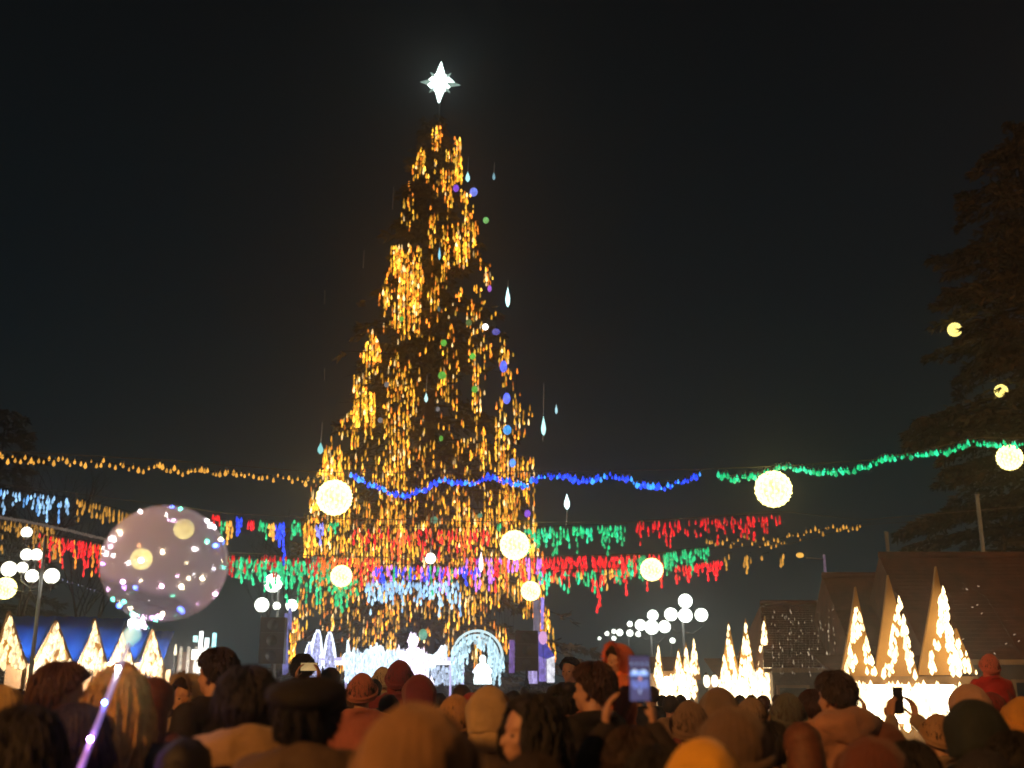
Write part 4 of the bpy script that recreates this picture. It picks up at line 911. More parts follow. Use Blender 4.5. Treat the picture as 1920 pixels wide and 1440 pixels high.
def body_mb(pose):
    J = joints(pose); mb = MB()
    el(mb, (0, -.012, 1.652), (.074, .092, .088)); el(mb, (0, .022, 1.60), (.060, .066, .078)); el(mb, (0, .050, 1.555), (.036, .034, .028))
    el(mb, (0, .088, 1.603), (.011, .020, .024)); el(mb, (0, .099, 1.594), (.015, .012, .010)); el(mb, (0, .066, 1.648), (.050, .016, .012))
    el(mb, (0, .083, 1.570), (.022, .010, .006)); el(mb, (0, .081, 1.560), (.019, .010, .006)); el(mb, (-.036, .058, 1.600), (.022, .02, .02)); el(mb, (.036, .058, 1.600), (.022, .02, .02))
    for s_ in (-1, 1): el(mb, (s_ * .076, -.005, 1.612), (.010, .019, .032))
    capsule(mb, (0, -.02, 1.44), (0, -.005, 1.57), .060, .054); capsule(mb, (-.15, 0, 1.415), (.15, 0, 1.415), .058, .058); capsule(mb, (-.05, -.01, 1.46), (.05, -.01, 1.46), .05, .05)
    el(mb, (0, 0, 1.28), (.165, .105, .19)); el(mb, (0, 0, 1.08), (.14, .095, .17)); el(mb, (0, 0, .95), (.165, .11, .12))
    for i in (0, 1):
        capsule(mb, J['sh'][i], J['el'][i], .052, .040); capsule(mb, J['el'][i], J['wr'][i], .040, .027); hand(mb, J['wr'][i], J['hd'][i], J['pn'][i], J['curl'], 1 if i else -1)
        capsule(mb, J['hip'][i], J['kn'][i], .085, .055); capsule(mb, J['kn'][i], J['an'][i], .055, .038); capsule(mb, J['an'][i] + Vector((0, -.02, -.04)), J['an'][i] + Vector((0, .15, -.05)), .038, .032)
    return mb
def coat_mb(pose, long=False, bulk=1.0):
    J = joints(pose); mb = MB(); b = bulk
    capsule(mb, (-.15, -.005, 1.415), (.15, -.005, 1.415), .082 * b, .082 * b); capsule(mb, (-.09, -.015, 1.455), (.09, -.015, 1.455), .072, .072)
    el(mb, (0, 0, 1.27), (.205 * b, .145 * b, .22)); el(mb, (0, .01, 1.07), (.195 * b, .15 * b, .22)); el(mb, (0, 0, .93), (.205 * b, .15 * b, .17))
    if long: capsule(mb, (0, 0, .95), (0, 0, .66), .19, .215)
    for i in (0, 1):
        capsule(mb, J['sh'][i], J['el'][i], .078 * b, .066 * b); capsule(mb, J['el'][i], J['wr'][i], .066 * b, .050 * b)
    for k_ in range(14):
        a = 2 * math.pi * k_ / 14; a2 = 2 * math.pi * (k_ + 1) / 14
        capsule(mb, (.085 * math.sin(a), -.012 + .085 * math.cos(a), 1.50 - .014 * math.cos(a)), (.085 * math.sin(a2), -.012 + .085 * math.cos(a2), 1.50 - .014 * math.cos(a2)), .026, .026, 8)
    return mb
def legs_mb(pose):
    J = joints(pose); mb = MB(); el(mb, (0, 0, .93), (.175, .125, .12))
    for i in (0, 1):
        capsule(mb, J['hip'][i], J['kn'][i], .098, .070); capsule(mb, J['kn'][i], J['an'][i], .072, .062)
    return mb
def boots_mb(pose):
    J = joints(pose); mb = MB()
    for i in (0, 1):
        a = J['an'][i]; capsule(mb, a + Vector((0, 0, .12)), a + Vector((0, 0, -.02)), .068, .06); capsule(mb, a + Vector((0, -.03, -.035)), a + Vector((0, .18, -.045)), .052, .044)
    return mb
ME = {}
for ps in ('stand', 'phone', 'oneup', 'sit'):
    ME['body', ps] = remesh(body_mb(ps), .0075, .28, smooth=2)
    ME['coat', ps] = remesh(coat_mb(ps), .016, .6, .012, 7); ME['trousers', ps] = remesh(legs_mb(ps), .02, .6, .006, 8); ME['boots', ps] = remesh(boots_mb(ps), .014, .6)
ME['coat', 'puffer'] = remesh(coat_mb('stand', bulk=1.12), .015, .7, .010, 5, .014); ME['coat', 'long'] = remesh(coat_mb('stand', True), .016, .6, .012, 6)
hb = MB(); el(hb, (0, -.015, 1.50), (.155, .125, .075)); el(hb, (0, -.12, 1.48), (.165, .085, .10)); el(hb, (-.11, -.07, 1.50), (.09, .09, .06)); el(hb, (.11, -.07, 1.50), (.09, .09, .06)); ME['hood_down'] = remesh(hb, .012, .6, .012, 12)
# far people: the same bodies, far fewer faces
LOD = {}
for k_, src in (('body', body_mb('stand')), ('coat', coat_mb('stand')), ('trousers', legs_mb('stand')), ('boots', boots_mb('stand'))):
    LOD[k_] = remesh(src, .02, .35, .01 if k_ == 'coat' else 0, 7)
LOD['phone_body'] = remesh(body_mb('phone'), .012, .3); LOD['phone_coat'] = remesh(coat_mb('phone'), .02, .35, .01, 7)
SK = Vector((0, -.010, 1.648))
def skull(az, e_, off, k=(1, 1, 1)):
    return SK + Vector((math.cos(az) * math.cos(e_) * (.077 + off) * k[0], math.sin(az) * math.cos(e_) * (.096 + off) * k[1], math.sin(e_) * (.092 + off) * k[2]))
def hairline(az, front, side, back):
    f = math.sin(az)                         # +1 is the face, -1 the nape
    return side + (front - side) * max(0, f) ** .8 if f > 0 else side + (back - side) * (-f) ** .6
def shell(off, front, side, back, rough=.0, n=40, m_=14, seed=1, k=(1, 1, 1), top=90, ripple=0, nr=30):
    mb = MB()
    for j in range(m_ + 1):
        for i in range(n):
            az = 2 * math.pi * i / n; e0 = R(hairline(az, front, side, back)); e1 = R(top); ee = e1 + (e0 - e1) * j / m_
            p = skull(az, min(ee, R(89.9)), off, k); q = noise.noise(p * 25 + Vector((seed, 0, 0))) * rough + ripple * math.cos(az * nr)
            mb.v.append(tuple(p + (p - SK).normalized() * q)); mb.c.append((1, 1, 1))
    for j in range(m_):
        for i in range(n): mb.f.append((j * n + i, (j + 1) * n + i, (j + 1) * n + (i + 1) % n, j * n + (i + 1) % n))
    mb.f.append(tuple(range(n))); return mb
def locks(mb, cnt, front, side, back, L, off, seed, fall=0, r=.006, spread=.01, backonly=False):
    rg = random.Random(seed)
    for i in range(cnt):
        az = rg.uniform(0, 2 * math.pi)
        if backonly and math.sin(az) > .55: az = -az
        e0 = hairline(az, front, side, back); est = rg.uniform(e0, 88); pts = []
        o0 = off + rg.uniform(0, .012); de = math.degrees(L / .1)
        for s_ in range(5):
            ee = max(est - de * s_ / 4, e0 - (4 if not fall else 0)); pts.append(skull(az + rg.uniform(-.03, .03), R(ee), o0 + .004 * s_ * rg.random()))
        if fall:
            az_o = Vector((math.cos(az), math.sin(az), 0)); p = pts[-1]; F = fall * rg.uniform(.75, 1.05)
            for s_ in range(1, 6):
                u = s_ / 5; pts.append(Vector((p.x + az_o.x * (.028 * math.sin(u * 2.2)) + rg.uniform(-spread, spread) * .5, p.y + az_o.y * .03 * math.sin(u * 2.4) + rg.uniform(-spread, spread) * .5, p.z - F * u)))
        tube(mb, pts, [r] * (len(pts) - 1) + [.0008], 4, cap=False)
def join(*ms):
    out = MB()
    for m_ in ms: out.add(m_.v, m_.f)
    return out
HM = {}
def hairmesh(kind):
    if kind in HM: return HM[kind]
    if kind == 'short': mb = shell(.008, 38, -2, -42, .008); locks(mb, 1200, 38, -2, -42, .045, .010, 2, r=.0032)
    elif kind == 'messy': mb = shell(.014, 34, -6, -44, .016); locks(mb, 1300, 34, -6, -44, .065, .016, 3, r=.0038)
    elif kind == 'far': mb = shell(.014, 34, -10, -46, .014, 20, 7)
    elif kind == 'farlong': mb = join(shell(.016, 36, -30, -60, .014, 20, 7)); capsule(mb, (0, -.05, 1.62), (0, -.07, 1.44), .09, .10)
    elif kind == 'long': mb = shell(.012, 42, -20, -58, .012); locks(mb, 1700, 42, -22, -55, .06, .012, 4, fall=.28, r=.0052, spread=.03, backonly=True)
    elif kind == 'bob': mb = shell(.014, 40, -26, -60, .012); locks(mb, 1500, 40, -24, -58, .07, .014, 5, fall=.14, r=.005, backonly=True)
    elif kind == 'bun': mb = shell(.012, 42, -4, -48, .006); locks(mb, 500, 42, -4, -48, .08, .012, 6, r=.005); el(mb, (0, -.085, 1.735), (.045, .042, .04))
    elif kind == 'beanie': mb = shell(.026, 20, -12, -40, .004, 96, 18, k=(1.0, 1.0, 1.14), ripple=.0022, nr=24); b = shell(.036, 14, -14, -42, .002, 96, 3, top=0); b = brim(.034, 20, -12, -40); mb = join(mb, b)
    elif kind == 'bighat': mb = shell(.040, 16, -18, -44, .006, 96, 18, k=(1.06, 1.0, 1.0), ripple=.0012, nr=26); mb = join(mb, brim(.048, 16, -18, -44, .020))
    elif kind == 'pompom': mb = join(shell(.028, 22, -12, -40, .004, 72, 14, k=(1, 1, 1.12), ripple=.002, nr=24), brim(.036, 22, -12, -40)); pom(mb, (0, -.01, 1.80), .045)
    elif kind == 'longhat': mb = join(shell(.028, 18, -25, -50, .004, 72, 14, k=(1, 1, 1.12), ripple=.002, nr=24), brim(.036, 18, -22, -48)); capsule(mb, (-.05, -.03, 1.55), (-.05, -.02, 1.48), .05, .05); capsule(mb, (.05, -.03, 1.55), (.05, -.02, 1.48), .05, .05)
    elif kind == 'beret':
        mb = MB(); ball(mb, (0, -.012, 1.712), (.122, .138, .056), 28, 12, M=Matrix.Rotation(R(7), 3, 'X'))
        for i in range(len(mb.v)): v = Vector(mb.v[i]); mb.v[i] = tuple(v + Vector((0, 0, .008 * noise.noise(v * 14))))
        mb = join(mb, brim(.020, 30, 26, 20, .014)); h_ = shell(.010, 34, -4, -44, .010); locks(h_, 350, 34, -4, -44, .05, .011, 8, r=.005, backonly=True); mb = join(mb, h_)
    elif kind == 'hood': mb = hoodshell(.045)
    elif kind == 'furhood':
        mb = hoodshell(.045); rg = random.Random(9)
        for i in range(420):
            a = R(-25 + 230 * rg.random()); c_ = Vector((math.cos(a) * .115, .052, 1.64 + math.sin(a) * .128)); d = Vector((math.cos(a) * rg.uniform(.3, 1.2), rg.uniform(-.2, 1.1), math.sin(a) * rg.uniform(.3, 1.2))).normalized() * rg.uniform(.025, .05)
            tube(mb, [c_, c_ + d], [.004, .0006], 3, cap=False)
    HM[kind] = mb.build(kind, M_dark, link=False); return HM[kind]
def brim(off, f_, s_, b_, th=.012):
    mb = MB(); n = 48
    for i in range(n):
        az = 2 * math.pi * i / n; az2 = 2 * math.pi * (i + 1) / n
        for dz in (4, 14): capsule_pts = (skull(az, R(hairline(az, f_, s_, b_) + dz), off), skull(az2, R(hairline(az2, f_, s_, b_) + dz), off)); tube(mb, capsule_pts, th * 1.1, 6, cap=False)
    return mb
def pom(mb, c, r):
    rg = random.Random(4)
    for i in range(260):
        d = Vector((rg.gauss(0, 1), rg.gauss(0, 1), rg.gauss(0, 1))).normalized(); tube(mb, [Vector(c), Vector(c) + d * r * rg.uniform(.8, 1.1)], [.004, .002], 3, cap=False)
def hoodshell(off):
    mb = MB(); n, m_ = 36, 16; idx = {}
    for j in range(m_ + 1):
        a = R(6 + 140 * j / m_)                    # from behind the crown forward over the head to the neck
        for i in range(n + 1):
            b = R(-118 + 236 * i / n)
            p = Vector((math.sin(b) * (.078 + off) , 0, math.cos(b) * (.10 + off)))
            y = .062 - .205 * (1 - math.cos(R(90) * (j / m_))) ** .75 if False else .06 - .19 * (j / m_)
            sh = math.sqrt(max(0.0, 1 - max(0, (-y - .02) / .125) ** 2)) if y < -.02 else 1
            if b < -R(90) or b > R(90): pass
            q = SK + Vector((p.x * (.30 + .70 * sh), y, -.01 + p.z * (.15 + .85 * sh)))
            if p.z < 0: q.z = SK.z - .01 + p.z * 1.3
            q += Vector((noise.noise(q * 9), noise.noise(q * 9 + Vector((5, 0, 0))), noise.noise(q * 8 + Vector((0, 7, 0))))) * .010
            idx[j, i] = len(mb.v); mb.v.append(tuple(q)); mb.c.append((1, 1, 1))
    for j in range(m_):
        for i in range(n): mb.f.append((idx[j, i], idx[j + 1, i], idx[j + 1, i + 1], idx[j, i + 1]))
    mb.f.append(tuple(idx[m_, i] for i in range(n, -1, -1)))
    el(mb, (0, -.06, 1.52), (.115, .095, .075)); return mb
CM = {}
def cloth(c, fuzzy=0):
    k_ = (c, fuzzy)
    if k_ not in CM: CM[k_] = mat('cloth', c, .85, .3, 5, .35, sheen=.25 if fuzzy and max(c) > .1 else .0)
    return CM[k_]
def hairm(c):
    if ('h', c) not in CM: CM['h', c] = mat('hair', c, .62, .3, 30, .2)
    return CM['h', c]
ADD = dict(short=.022, messy=.035, far=.02, farlong=.02, long=.022, bob=.026, bun=.045, beanie=.05, bighat=.062, pompom=.105, longhat=.05, beret=.035, hood=.045, furhood=.05, bald=.0)
HATS = ('beanie', 'bighat', 'pompom', 'longhat', 'beret', 'hood', 'furhood')
PART = dict(beanie='knit_hat', bighat='knit_hat', pompom='knit_hat', longhat='knit_hat', beret='beret', hood='hood', furhood='hood')
def person(px, py, d, yaw, hair, hc, cc, label, pose='stand', coat=None, hood=False, lod=False, base=0, tilt=0, group=None, tc=(.03, .03, .04), maxs=1.16):
    q = P(px, py, d); H = 1.740 + ADD[hair]; dist = q.z - base; s = dist / H
    if pose == 'sit': s = .62; base = q.z - H * s
    elif s > maxs: base = 0; s = min(s, 1.3)
    t = thing('person', (q.x, q.y, base), label, 'person', group, R(yaw), s)
    if lod: 
        bm_, cm_, tm_, fm_ = (LOD['phone_body'], LOD['phone_coat'], LOD['trousers'], LOD['boots']) if pose == 'phone' else (LOD['body'], LOD['coat'], LOD['trousers'], LOD['boots'])
    else: bm_, cm_, tm_, fm_ = ME['body', pose], ME['coat', coat or pose], ME['trousers', pose], ME['boots', pose]
    put('body', bm_, t, m=SKIN); put('coat', cm_, t, m=cloth(cc, 1)); put('trousers', tm_, t, m=cloth(tc)); put('boots', fm_, t, m=cloth((.025, .02, .02)))
    if hair != 'bald':
        o = put(PART.get(hair, 'hair'), hairmesh(hair), t, m=cloth(hc, 1) if hair in HATS else hairm(hc))
        if hair in ('hood',): o.modifiers.new('thickness', 'SOLIDIFY').thickness = .012
    if not lod:
        if hair in HATS and hair != 'beret': put('hair', hairmesh('short'), t, m=hairm((.05, .03, .02)))
        for s_ in (-1, 1):
            mb = MB(); ball(mb, (s_ * .030, .0715, 1.621), (.0105, .009, .0065), 8, 6); mb.build('eye', M_eye, t)
        if hood: put('hood', ME['hood_down'], t, m=cloth(cc, 1))
    return t
BK, DB, BR, BL, RB = (.012, .010, .009), (.030, .018, .012), (.09, .045, .022), (.50, .28, .07), (.075, .032, .018)
PP = person
PP(52, 1322, 3.1, 12, 'bob', BK, (.02, .018, .02), 'person with big dark hair in the bottom left corner')
PP(8, 1276, 5.2, 0, 'bighat', (.48, .34, .14), (.30, .2, .1), 'person in a mustard knit hat cut by the left edge')
PP(122, 1237, 4.7, -60, 'messy', RB, (.34, .24, .12), 'person with reddish brown hair turned right in front of the lit stalls')
PP(150, 1318, 4.0, -10, 'bob', (.03, .012, .01), (.03, .015, .012), 'dark coated person just right of the bottom left head')
PP(226, 1252, 4.2, 8, 'long', BL, (.02, .015, .012), 'person with long blonde hair behind the glowing balloon stick', coat='long')
PP(233, 1238, 6.4, 0, 'beanie', (.42, .22, .08), (.2, .1, .05), 'person in an orange brown hat directly behind the long blonde hair')
PP(292, 1268, 5.0, -8, 'farlong', (.14, .05, .025), (.10, .035, .03), 'person with reddish hair right beside the long blonde hair')
PP(352, 1262, 7.6, 140, 'furhood', (.42, .32, .18), (.35, .27, .15), 'person in a pale furry hood facing the viewer beside the tall man')
PP(408, 1214, 6.2, 62, 'short', DB, (.015, .013, .012), 'tall bareheaded man in black turned left, his face lit orange')
PP(466, 1243, 3.75, 18, 'messy', BK, (.34, .22, .10), 'man with thick dark hair and a beige hooded jacket', hood=True)
PP(578, 1262, 3.3, 6, 'beret', (.006, .005, .005), (.10, .065, .04), 'man in a wide black beret with a pale collar', hood=True)
PP(782, 1298, 2.35, 0, 'bighat', (.25, .135, .055), (.06, .035, .02), 'nearest person in a large tan knit hat at bottom centre')
PP(680, 1260, 8.5, 0, 'beanie', (.45, .16, .11), (.42, .14, .10), 'person in a salmon red hat and coat in front of the stage')
PP(718, 1249, 13, 0, 'beanie', (.7, .62, .45), (.6, .5, .3), 'person in a cream white hat before the glowing mound')
PP(701, 1272, 12, 0, 'far', BK, (.02, .02, .03), 'dark haired person squeezed between the salmon and the cream hats', lod=True)
PP(750, 1236, 10.0, 0, 'longhat', (.22, .03, .045), (.2, .03, .04), 'person in a tall maroon hat beside the bright stage figure')
PP(787, 1264, 8.2, 10, 'hood', (.20, .03, .045), (.2, .03, .04), 'person in a rounded maroon hood below the bright stage figure')
PP(855, 1300, 6.2, 0, 'longhat', (.45, .24, .09), (.4, .2, .1), 'person in an orange tan hat right behind the nearest hat')
PP(884, 1297, 8.0, 0, 'beanie', (.40, .05, .05), (.35, .05, .05), 'person in a dark red hat left of the beige hood')
PP(918, 1286, 5.6, 5, 'hood', (.52, .36, .17), (.50, .34, .16), 'person in a sandy yellow hood and jacket', coat='puffer')
PP(990, 1300, 3.9, 112, 'bob', BK, (.012, .01, .01), 'woman with long black hair turned back, her face lit orange')
PP(1057, 1275, 6.6, 20, 'bun', BK, (.60, .48, .32), 'woman with black bun hair and a pale jacket')
PP(1068, 1232, 12.5, 150, 'short', BK, (.03, .03, .03), 'tall dark haired person further back right of the stage looking round')
PP(1110, 1240, 5.6, 55, 'short', (.05, .022, .012), (.012, .01, .01), 'tall man in a black coat turned left next to the orange hooded child', coat='puffer')
PP(1156, 1205, 6.0, 115, 'furhood', (.75, .16, .05), (.6, .15, .05), 'child in a bright orange fur trimmed hood carried above the crowd', pose='sit')
PP(1183, 1356, 3.9, -5, 'messy', (.035, .018, .010), (.02, .014, .012), 'dark haired person filming with both arms raised', pose='phone')
PP(1372, 1313, 3.7, 0, 'bighat', (.14, .085, .05), (.2, .11, .05), 'person in a big brown knit hat left of the large stall', coat='puffer', hood=False)
PP(1318, 1384, 3.0, -12, 'hood', (.80, .42, .03), (.75, .38, .03), 'person in a bright yellow hood low at the bottom, before the big brown knit hat', coat='puffer')
PP(1292, 1312, 6.0, 0, 'beanie', (.20, .13, .09), (.1, .07, .05), 'person in a grey brown hat before the smallest glowing stall')
PP(1347, 1288, 7.0, 0, 'hood', (.24, .17, .12), (.2, .14, .1), 'person in a dusty brown hood left of the middle stall')
PP(1408, 1306, 6.8, -20, 'beanie', (.28, .20, .14), (.2, .15, .1), 'person in a light brown hat right behind the big brown knit hat')
PP(1475, 1298, 6.8, 0, 'beanie', (.10, .11, .10), (.3, .16, .1), 'person in a dark grey hat between the middle and the large stall')
PP(1441, 1349, 5.2, 0, 'messy', BK, (.015, .012, .012), 'black haired person right of the big brown knit hat')
PP(1522, 1290, 8.0, 0, 'messy', (.06, .025, .015), (.25, .1, .06), 'person with dark red hair half behind the tall man at the large stall')
PP(1562, 1257, 5.9, 30, 'short', (.045, .028, .018), (.40, .20, .12), 'tall man in a pinkish brown coat left of the large stall', coat='puffer', hood=True)
PP(1652, 1352, 5.9, 15, 'hood', (.18, .07, .05), (.3, .2, .15), 'person in a rust hood in front of the large stall')
PP(1632, 1369, 3.6, 0, 'bighat', (.13, .035, .02), (.09, .03, .02), 'person in a dark red brown hat at the bottom right')
PP(1502, 1352, 5.0, 0, 'farlong', (.16, .06, .03), (.33, .12, .08), 'person with brown hair and a rosy coat below the tall man')
P_A = PP(1756, 1336, 6.4, 18, 'beanie', (.40, .24, .13), (.3, .22, .15), 'person in a light brown hat filming in front of the large stall', pose='phone')
PP(1815, 1282, 6.8, -10, 'hood', (.62, .38, .26), (.5, .3, .2), 'person in a pale pinkish hood at the right end of the large stall')
PP(1824, 1311, 4.5, 0, 'hood', (.02, .03, .03), (.02, .025, .03), 'person in a dark teal hood near the right corner')
PP(1857, 1296, 8.3, 0, 'beanie', (.25, .03, .03), (.35, .02, .02), 'adult in a red coat carrying the child in the pink hat', lod=False)
PP(1853, 1225, 8.4, 0, 'longhat', (.72, .20, .16), (.55, .03, .03), 'child in a pink hat and red coat riding above the crowd', pose='sit')
PP(1916, 1300, 6.6, 0, 'bighat', (.68, .34, .06), (.1, .07, .05), 'person in an amber knit hat cut by the right edge')
PP(1893, 1366, 4.2, 0, 'messy', BK, (.012, .01, .012), 'dark haired person in the bottom right corner')
PP(1705, 1388, 4.4, 0, 'bob', BK, (.02, .018, .03), 'dark haired person low between the red brown hat and the dark hood')
PP(569, 1226, 10.6, 0, 'short', BK, (.01, .01, .012), 'tall dark person standing left of the stage')
P_C = PP(563, 1272, 9.4, 0, 'far', BK, (.02, .015, .012), 'dark person filming sideways with an amber lit phone', pose='phone', lod=True)
PP(620, 1250, 11, 0, 'far', DB, (.03, .02, .02), 'dark person in front of the gap in the stage railing', lod=True)
PP(1230, 1392, 3.2, 0, 'messy', BK, (.012, .01, .01), 'dark headed person low at the bottom right of centre')
PP(350, 1380, 3.4, 0, 'farlong', BK, (.012, .01, .01), 'black coated person between the blonde hair and the beige jacket')
PP(1000, 1395, 2.9, 0, 'bighat', (.02, .012, .01), (.012, .01, .01), 'person in a black hat low at the bottom, right of the nearest hat')
PP(1840, 1400, 3.6, 0, 'beanie', (.02, .02, .03), (.015, .015, .02), 'person in a black hat at the very bottom near the right corner')
# the one who holds the balloon stick
HOLD = PP(96, 1452, 2.9, -8, 'bob', BK, (.03, .02, .03), 'person below the left corner holding up the balloon stick', pose='oneup', maxs=1.3)
# far rows, one thing each
zones = [(10, 320, 'far person between the viewer and the blue roofed stalls', 'far crowd before the blue roofed stalls'), (330, 560, 'far person left of the stage seen from behind', 'far crowd left of the stage'),
         (570, 1045, 'far person standing right before the glowing stage', 'far crowd before the stage'), (1050, 1340, 'far person right of the stage below the street lamps', 'far crowd right of the stage'), (1345, 1915, 'far person in front of the lit peaked stalls', 'far crowd before the peaked stalls')]
rg = random.Random(21); dark = [(.02, .018, .018), (.03, .02, .016), (.05, .025, .02), (.02, .02, .03), (.09, .05, .03), (.2, .05, .04), (.3, .2, .12)]; cn = ['black', 'near black', 'dark brown', 'navy', 'brown', 'red', 'tan']; hn_ = {'far': 'short haired', 'farlong': 'long haired', 'beanie': 'hatted'}
zw = ['before the blue roofed stalls', 'left of the stage', 'right before the stage', 'below the street lamps', 'before the peaked stalls']
for x0, x1, lab, grp in zones:
    x = x0
    while x < x1:
        if 1590 < x < 1830: x = 1832
        d = rg.choice((9, 11, 13, 16, 20)); h = rg.choice(('far', 'far', 'farlong', 'beanie' if d < 12 else 'far', 'far'))
        ci = rg.randrange(7); top = 1278 - (rg.uniform(1.44, 1.70) - 1.70) / d * FPX
        PP(x + rg.uniform(-5, 5), max(top, 1302) if 1225 < x < 1330 or 1345 < x < 1475 else top, d, rg.uniform(-25, 25), h, rg.choice(dark[:5]), dark[ci], 'far ' + hn_[h] + ' person in a ' + cn[ci] + ' coat ' + zw[[z_[2] for z_ in zones].index(lab)], lod=True, group=grp)
        x += rg.uniform(15, 27)

# ------------------------------------------------------------------ phones
def phone(px, py, w, h, Y, rz, label, bars, lit=.0):
    p = P(px, py, Y); k = PXM(Y); t = thing('phone', p, label, 'phone', None, R(rz)); w, h = w * k / 2, h * k / 2
    mb = MB(); box(mb, (-w, -.004, -h), (w, .004, h)); mb.build('case', M_dark, t, False)
    mb = MB(); mb.add([(-w * .93, -.0055, -h * .95), (w * .93, -.0055, -h * .95), (w * .93, -.0055, h * .95), (-w * .93, -.0055, h * .95)], [(0, 1, 2, 3)]); sc = mb.build('screen', glow('screen_base', (.02, .03, .09), 1.5, False, .5) if bars else mat('screen_off', (.02, .02, .025), .4) if not lit else glow('screen_amber', (.75, .5, .2), lit, False, .4), t, False)
    if bars:
        mb = MB(); rg_ = random.Random(5)
        for x, z, a, b, c in bars: mb.add([((x - a) * w, -.0065, (z - b) * h), ((x + a) * w, -.0065, (z - b) * h), ((x + a * .8) * w, -.0065, (z + b) * h), ((x - a * .9) * w, -.0065, (z + b) * h)], [(0, 1, 2, 3)], c)
        mb.build('picture', M_bulb, sc, False, colors=True)
bars = [(0, .22, .88, .10, (.35, .6, 1.3)), (-.45, .3, .15, .08, (.9, 1, 1.2)), (.4, .27, .2, .09, (.7, .9, 1.2)), (0, .08, .9, .03, (.02, .03, .2)), (.05, .0, .09, .09, (1, .4, .25))]
bars += [(-.7 + .2 * i, -.2 - .05 * (i % 3), .05, .14 + .05 * (i % 2), (.25, .35, 1.0)) for i in range(8)] + [(-.75 + .5 * i, .62, .05, .06, (.4, .6, 1)) for i in range(4)] + [(0, -.55, .07, .1, (.5, .6, 1))]
phone(1199, 1272, 38, 82, 3.62, 0, 'raised phone whose screen shows the blue lit stage', bars)
P_B = PP(1634, 1338, 7.1, 6, 'far', DB, (.2, .14, .1), 'person holding the tilted phone before the large stall', pose='phone', lod=True)

def held(px, w, h, who, rz, label, lit=0, side=0):
    s_ = who.scale.x; q = Matrix.Translation(who.location) @ Matrix.Rotation(who.rotation_euler.z, 4, 'Z') @ Matrix.Scale(s_, 4) @ Vector((0, .385, 1.86))
    n0 = len(bpy.data.objects); phone(960, 720, w, h, 6.5, math.degrees(who.rotation_euler.z) + rz, label, None, lit)
    [o for o in bpy.data.objects if o.get('label') == label][0].location = q
held(0, 23, 48, P_A, 6, 'dark phone held up before the large stall, right one'); held(0, 23, 48, P_B, -6, 'dark phone held up before the large stall, left one')
held(0, 48, 22, P_C, 0, 'small phone held sideways with an amber lit screen', .55)

# ------------------------------------------------------------------ the glowing balloon on a stick
Yb = 3.9; bc = P(309, 1056, Yb); kb = PXM(Yb) * .985
t = thing('balloon', bc, 'large clear balloon with a milky sheen wrapped inside with tiny coloured lights', 'balloon')
m = bpy.data.materials.new('balloon_film'); m.use_nodes = True; nt = m.node_tree; nt.nodes.clear()
out = nt.nodes.new('ShaderNodeOutputMaterial'); tr_ = nt.nodes.new('ShaderNodeBsdfTransparent'); df = nt.nodes.new('ShaderNodeBsdfDiffuse'); tl = nt.nodes.new('ShaderNodeBsdfTranslucent'); gl = nt.nodes.new('ShaderNodeBsdfGlossy')
lw = nt.nodes.new('ShaderNodeLayerWeight'); lw.inputs[0].default_value = .35
nz = nt.nodes.new('ShaderNodeTexNoise'); nz.inputs['Scale'].default_value = 4.5; tcn = nt.nodes.new('ShaderNodeTexCoord'); nt.links.new(tcn.outputs['Object'], nz.inputs[0])
sxz = nt.nodes.new('ShaderNodeSeparateXYZ'); nt.links.new(tcn.outputs['Object'], sxz.inputs[0])
def math_(op, a, b):
    n = nt.nodes.new('ShaderNodeMath'); n.operation = op
    for i, v in enumerate((a, b)):
        if isinstance(v, (int, float)): n.inputs[i].default_value = v
        else: nt.links.new(v, n.inputs[i])
    return n.outputs[0]
# the film is frosted except for a clear crescent low on the left
fz = nt.nodes.new('ShaderNodeMapRange'); fz.inputs[1].default_value = -.130; fz.inputs[2].default_value = -.100; fz.inputs[3].default_value = .16; fz.inputs[4].default_value = .52
wob = math_('ADD', sxz.outputs['Z'], math_('MULTIPLY', math_('SUBTRACT', nz.outputs['Fac'], .5), .12)); wob = math_('ADD', wob, math_('MULTIPLY', sxz.outputs['X'], .32)); nt.links.new(wob, fz.inputs[0])
fac = math_('ADD', fz.outputs[0], math_('MULTIPLY', lw.outputs['Facing'], .22))
df.inputs[0].default_value = (.82, .76, .74, 1); tl.inputs[0].default_value = (.82, .76, .78, 1); gl.inputs['Roughness'].default_value = .08; gl.inputs[0].default_value = (.8, .8, .85, 1)
m1 = nt.nodes.new('ShaderNodeMixShader'); m1.inputs[0].default_value = .55; nt.links.new(df.outputs[0], m1.inputs[1]); nt.links.new(tl.outputs[0], m1.inputs[2])
m2 = nt.nodes.new('ShaderNodeMixShader'); nt.links.new(fac, m2.inputs[0]); nt.links.new(tr_.outputs[0], m2.inputs[1]); nt.links.new(m1.outputs[0], m2.inputs[2])
fr = nt.nodes.new('ShaderNodeFresnel'); fr.inputs[0].default_value = 1.35; m3 = nt.nodes.new('ShaderNodeMixShader'); nt.links.new(math_('MULTIPLY', fr.outputs[0], .35), m3.inputs[0]); nt.links.new(m2.outputs[0], m3.inputs[1]); nt.links.new(gl.outputs[0], m3.inputs[2])
nt.links.new(m3.outputs[0], out.inputs[0])
mb = MB(); ball(mb, (0, 0, 0), (116 * kb, 116 * kb, 108 * kb), 64, 40); mb.build('film', m, t)
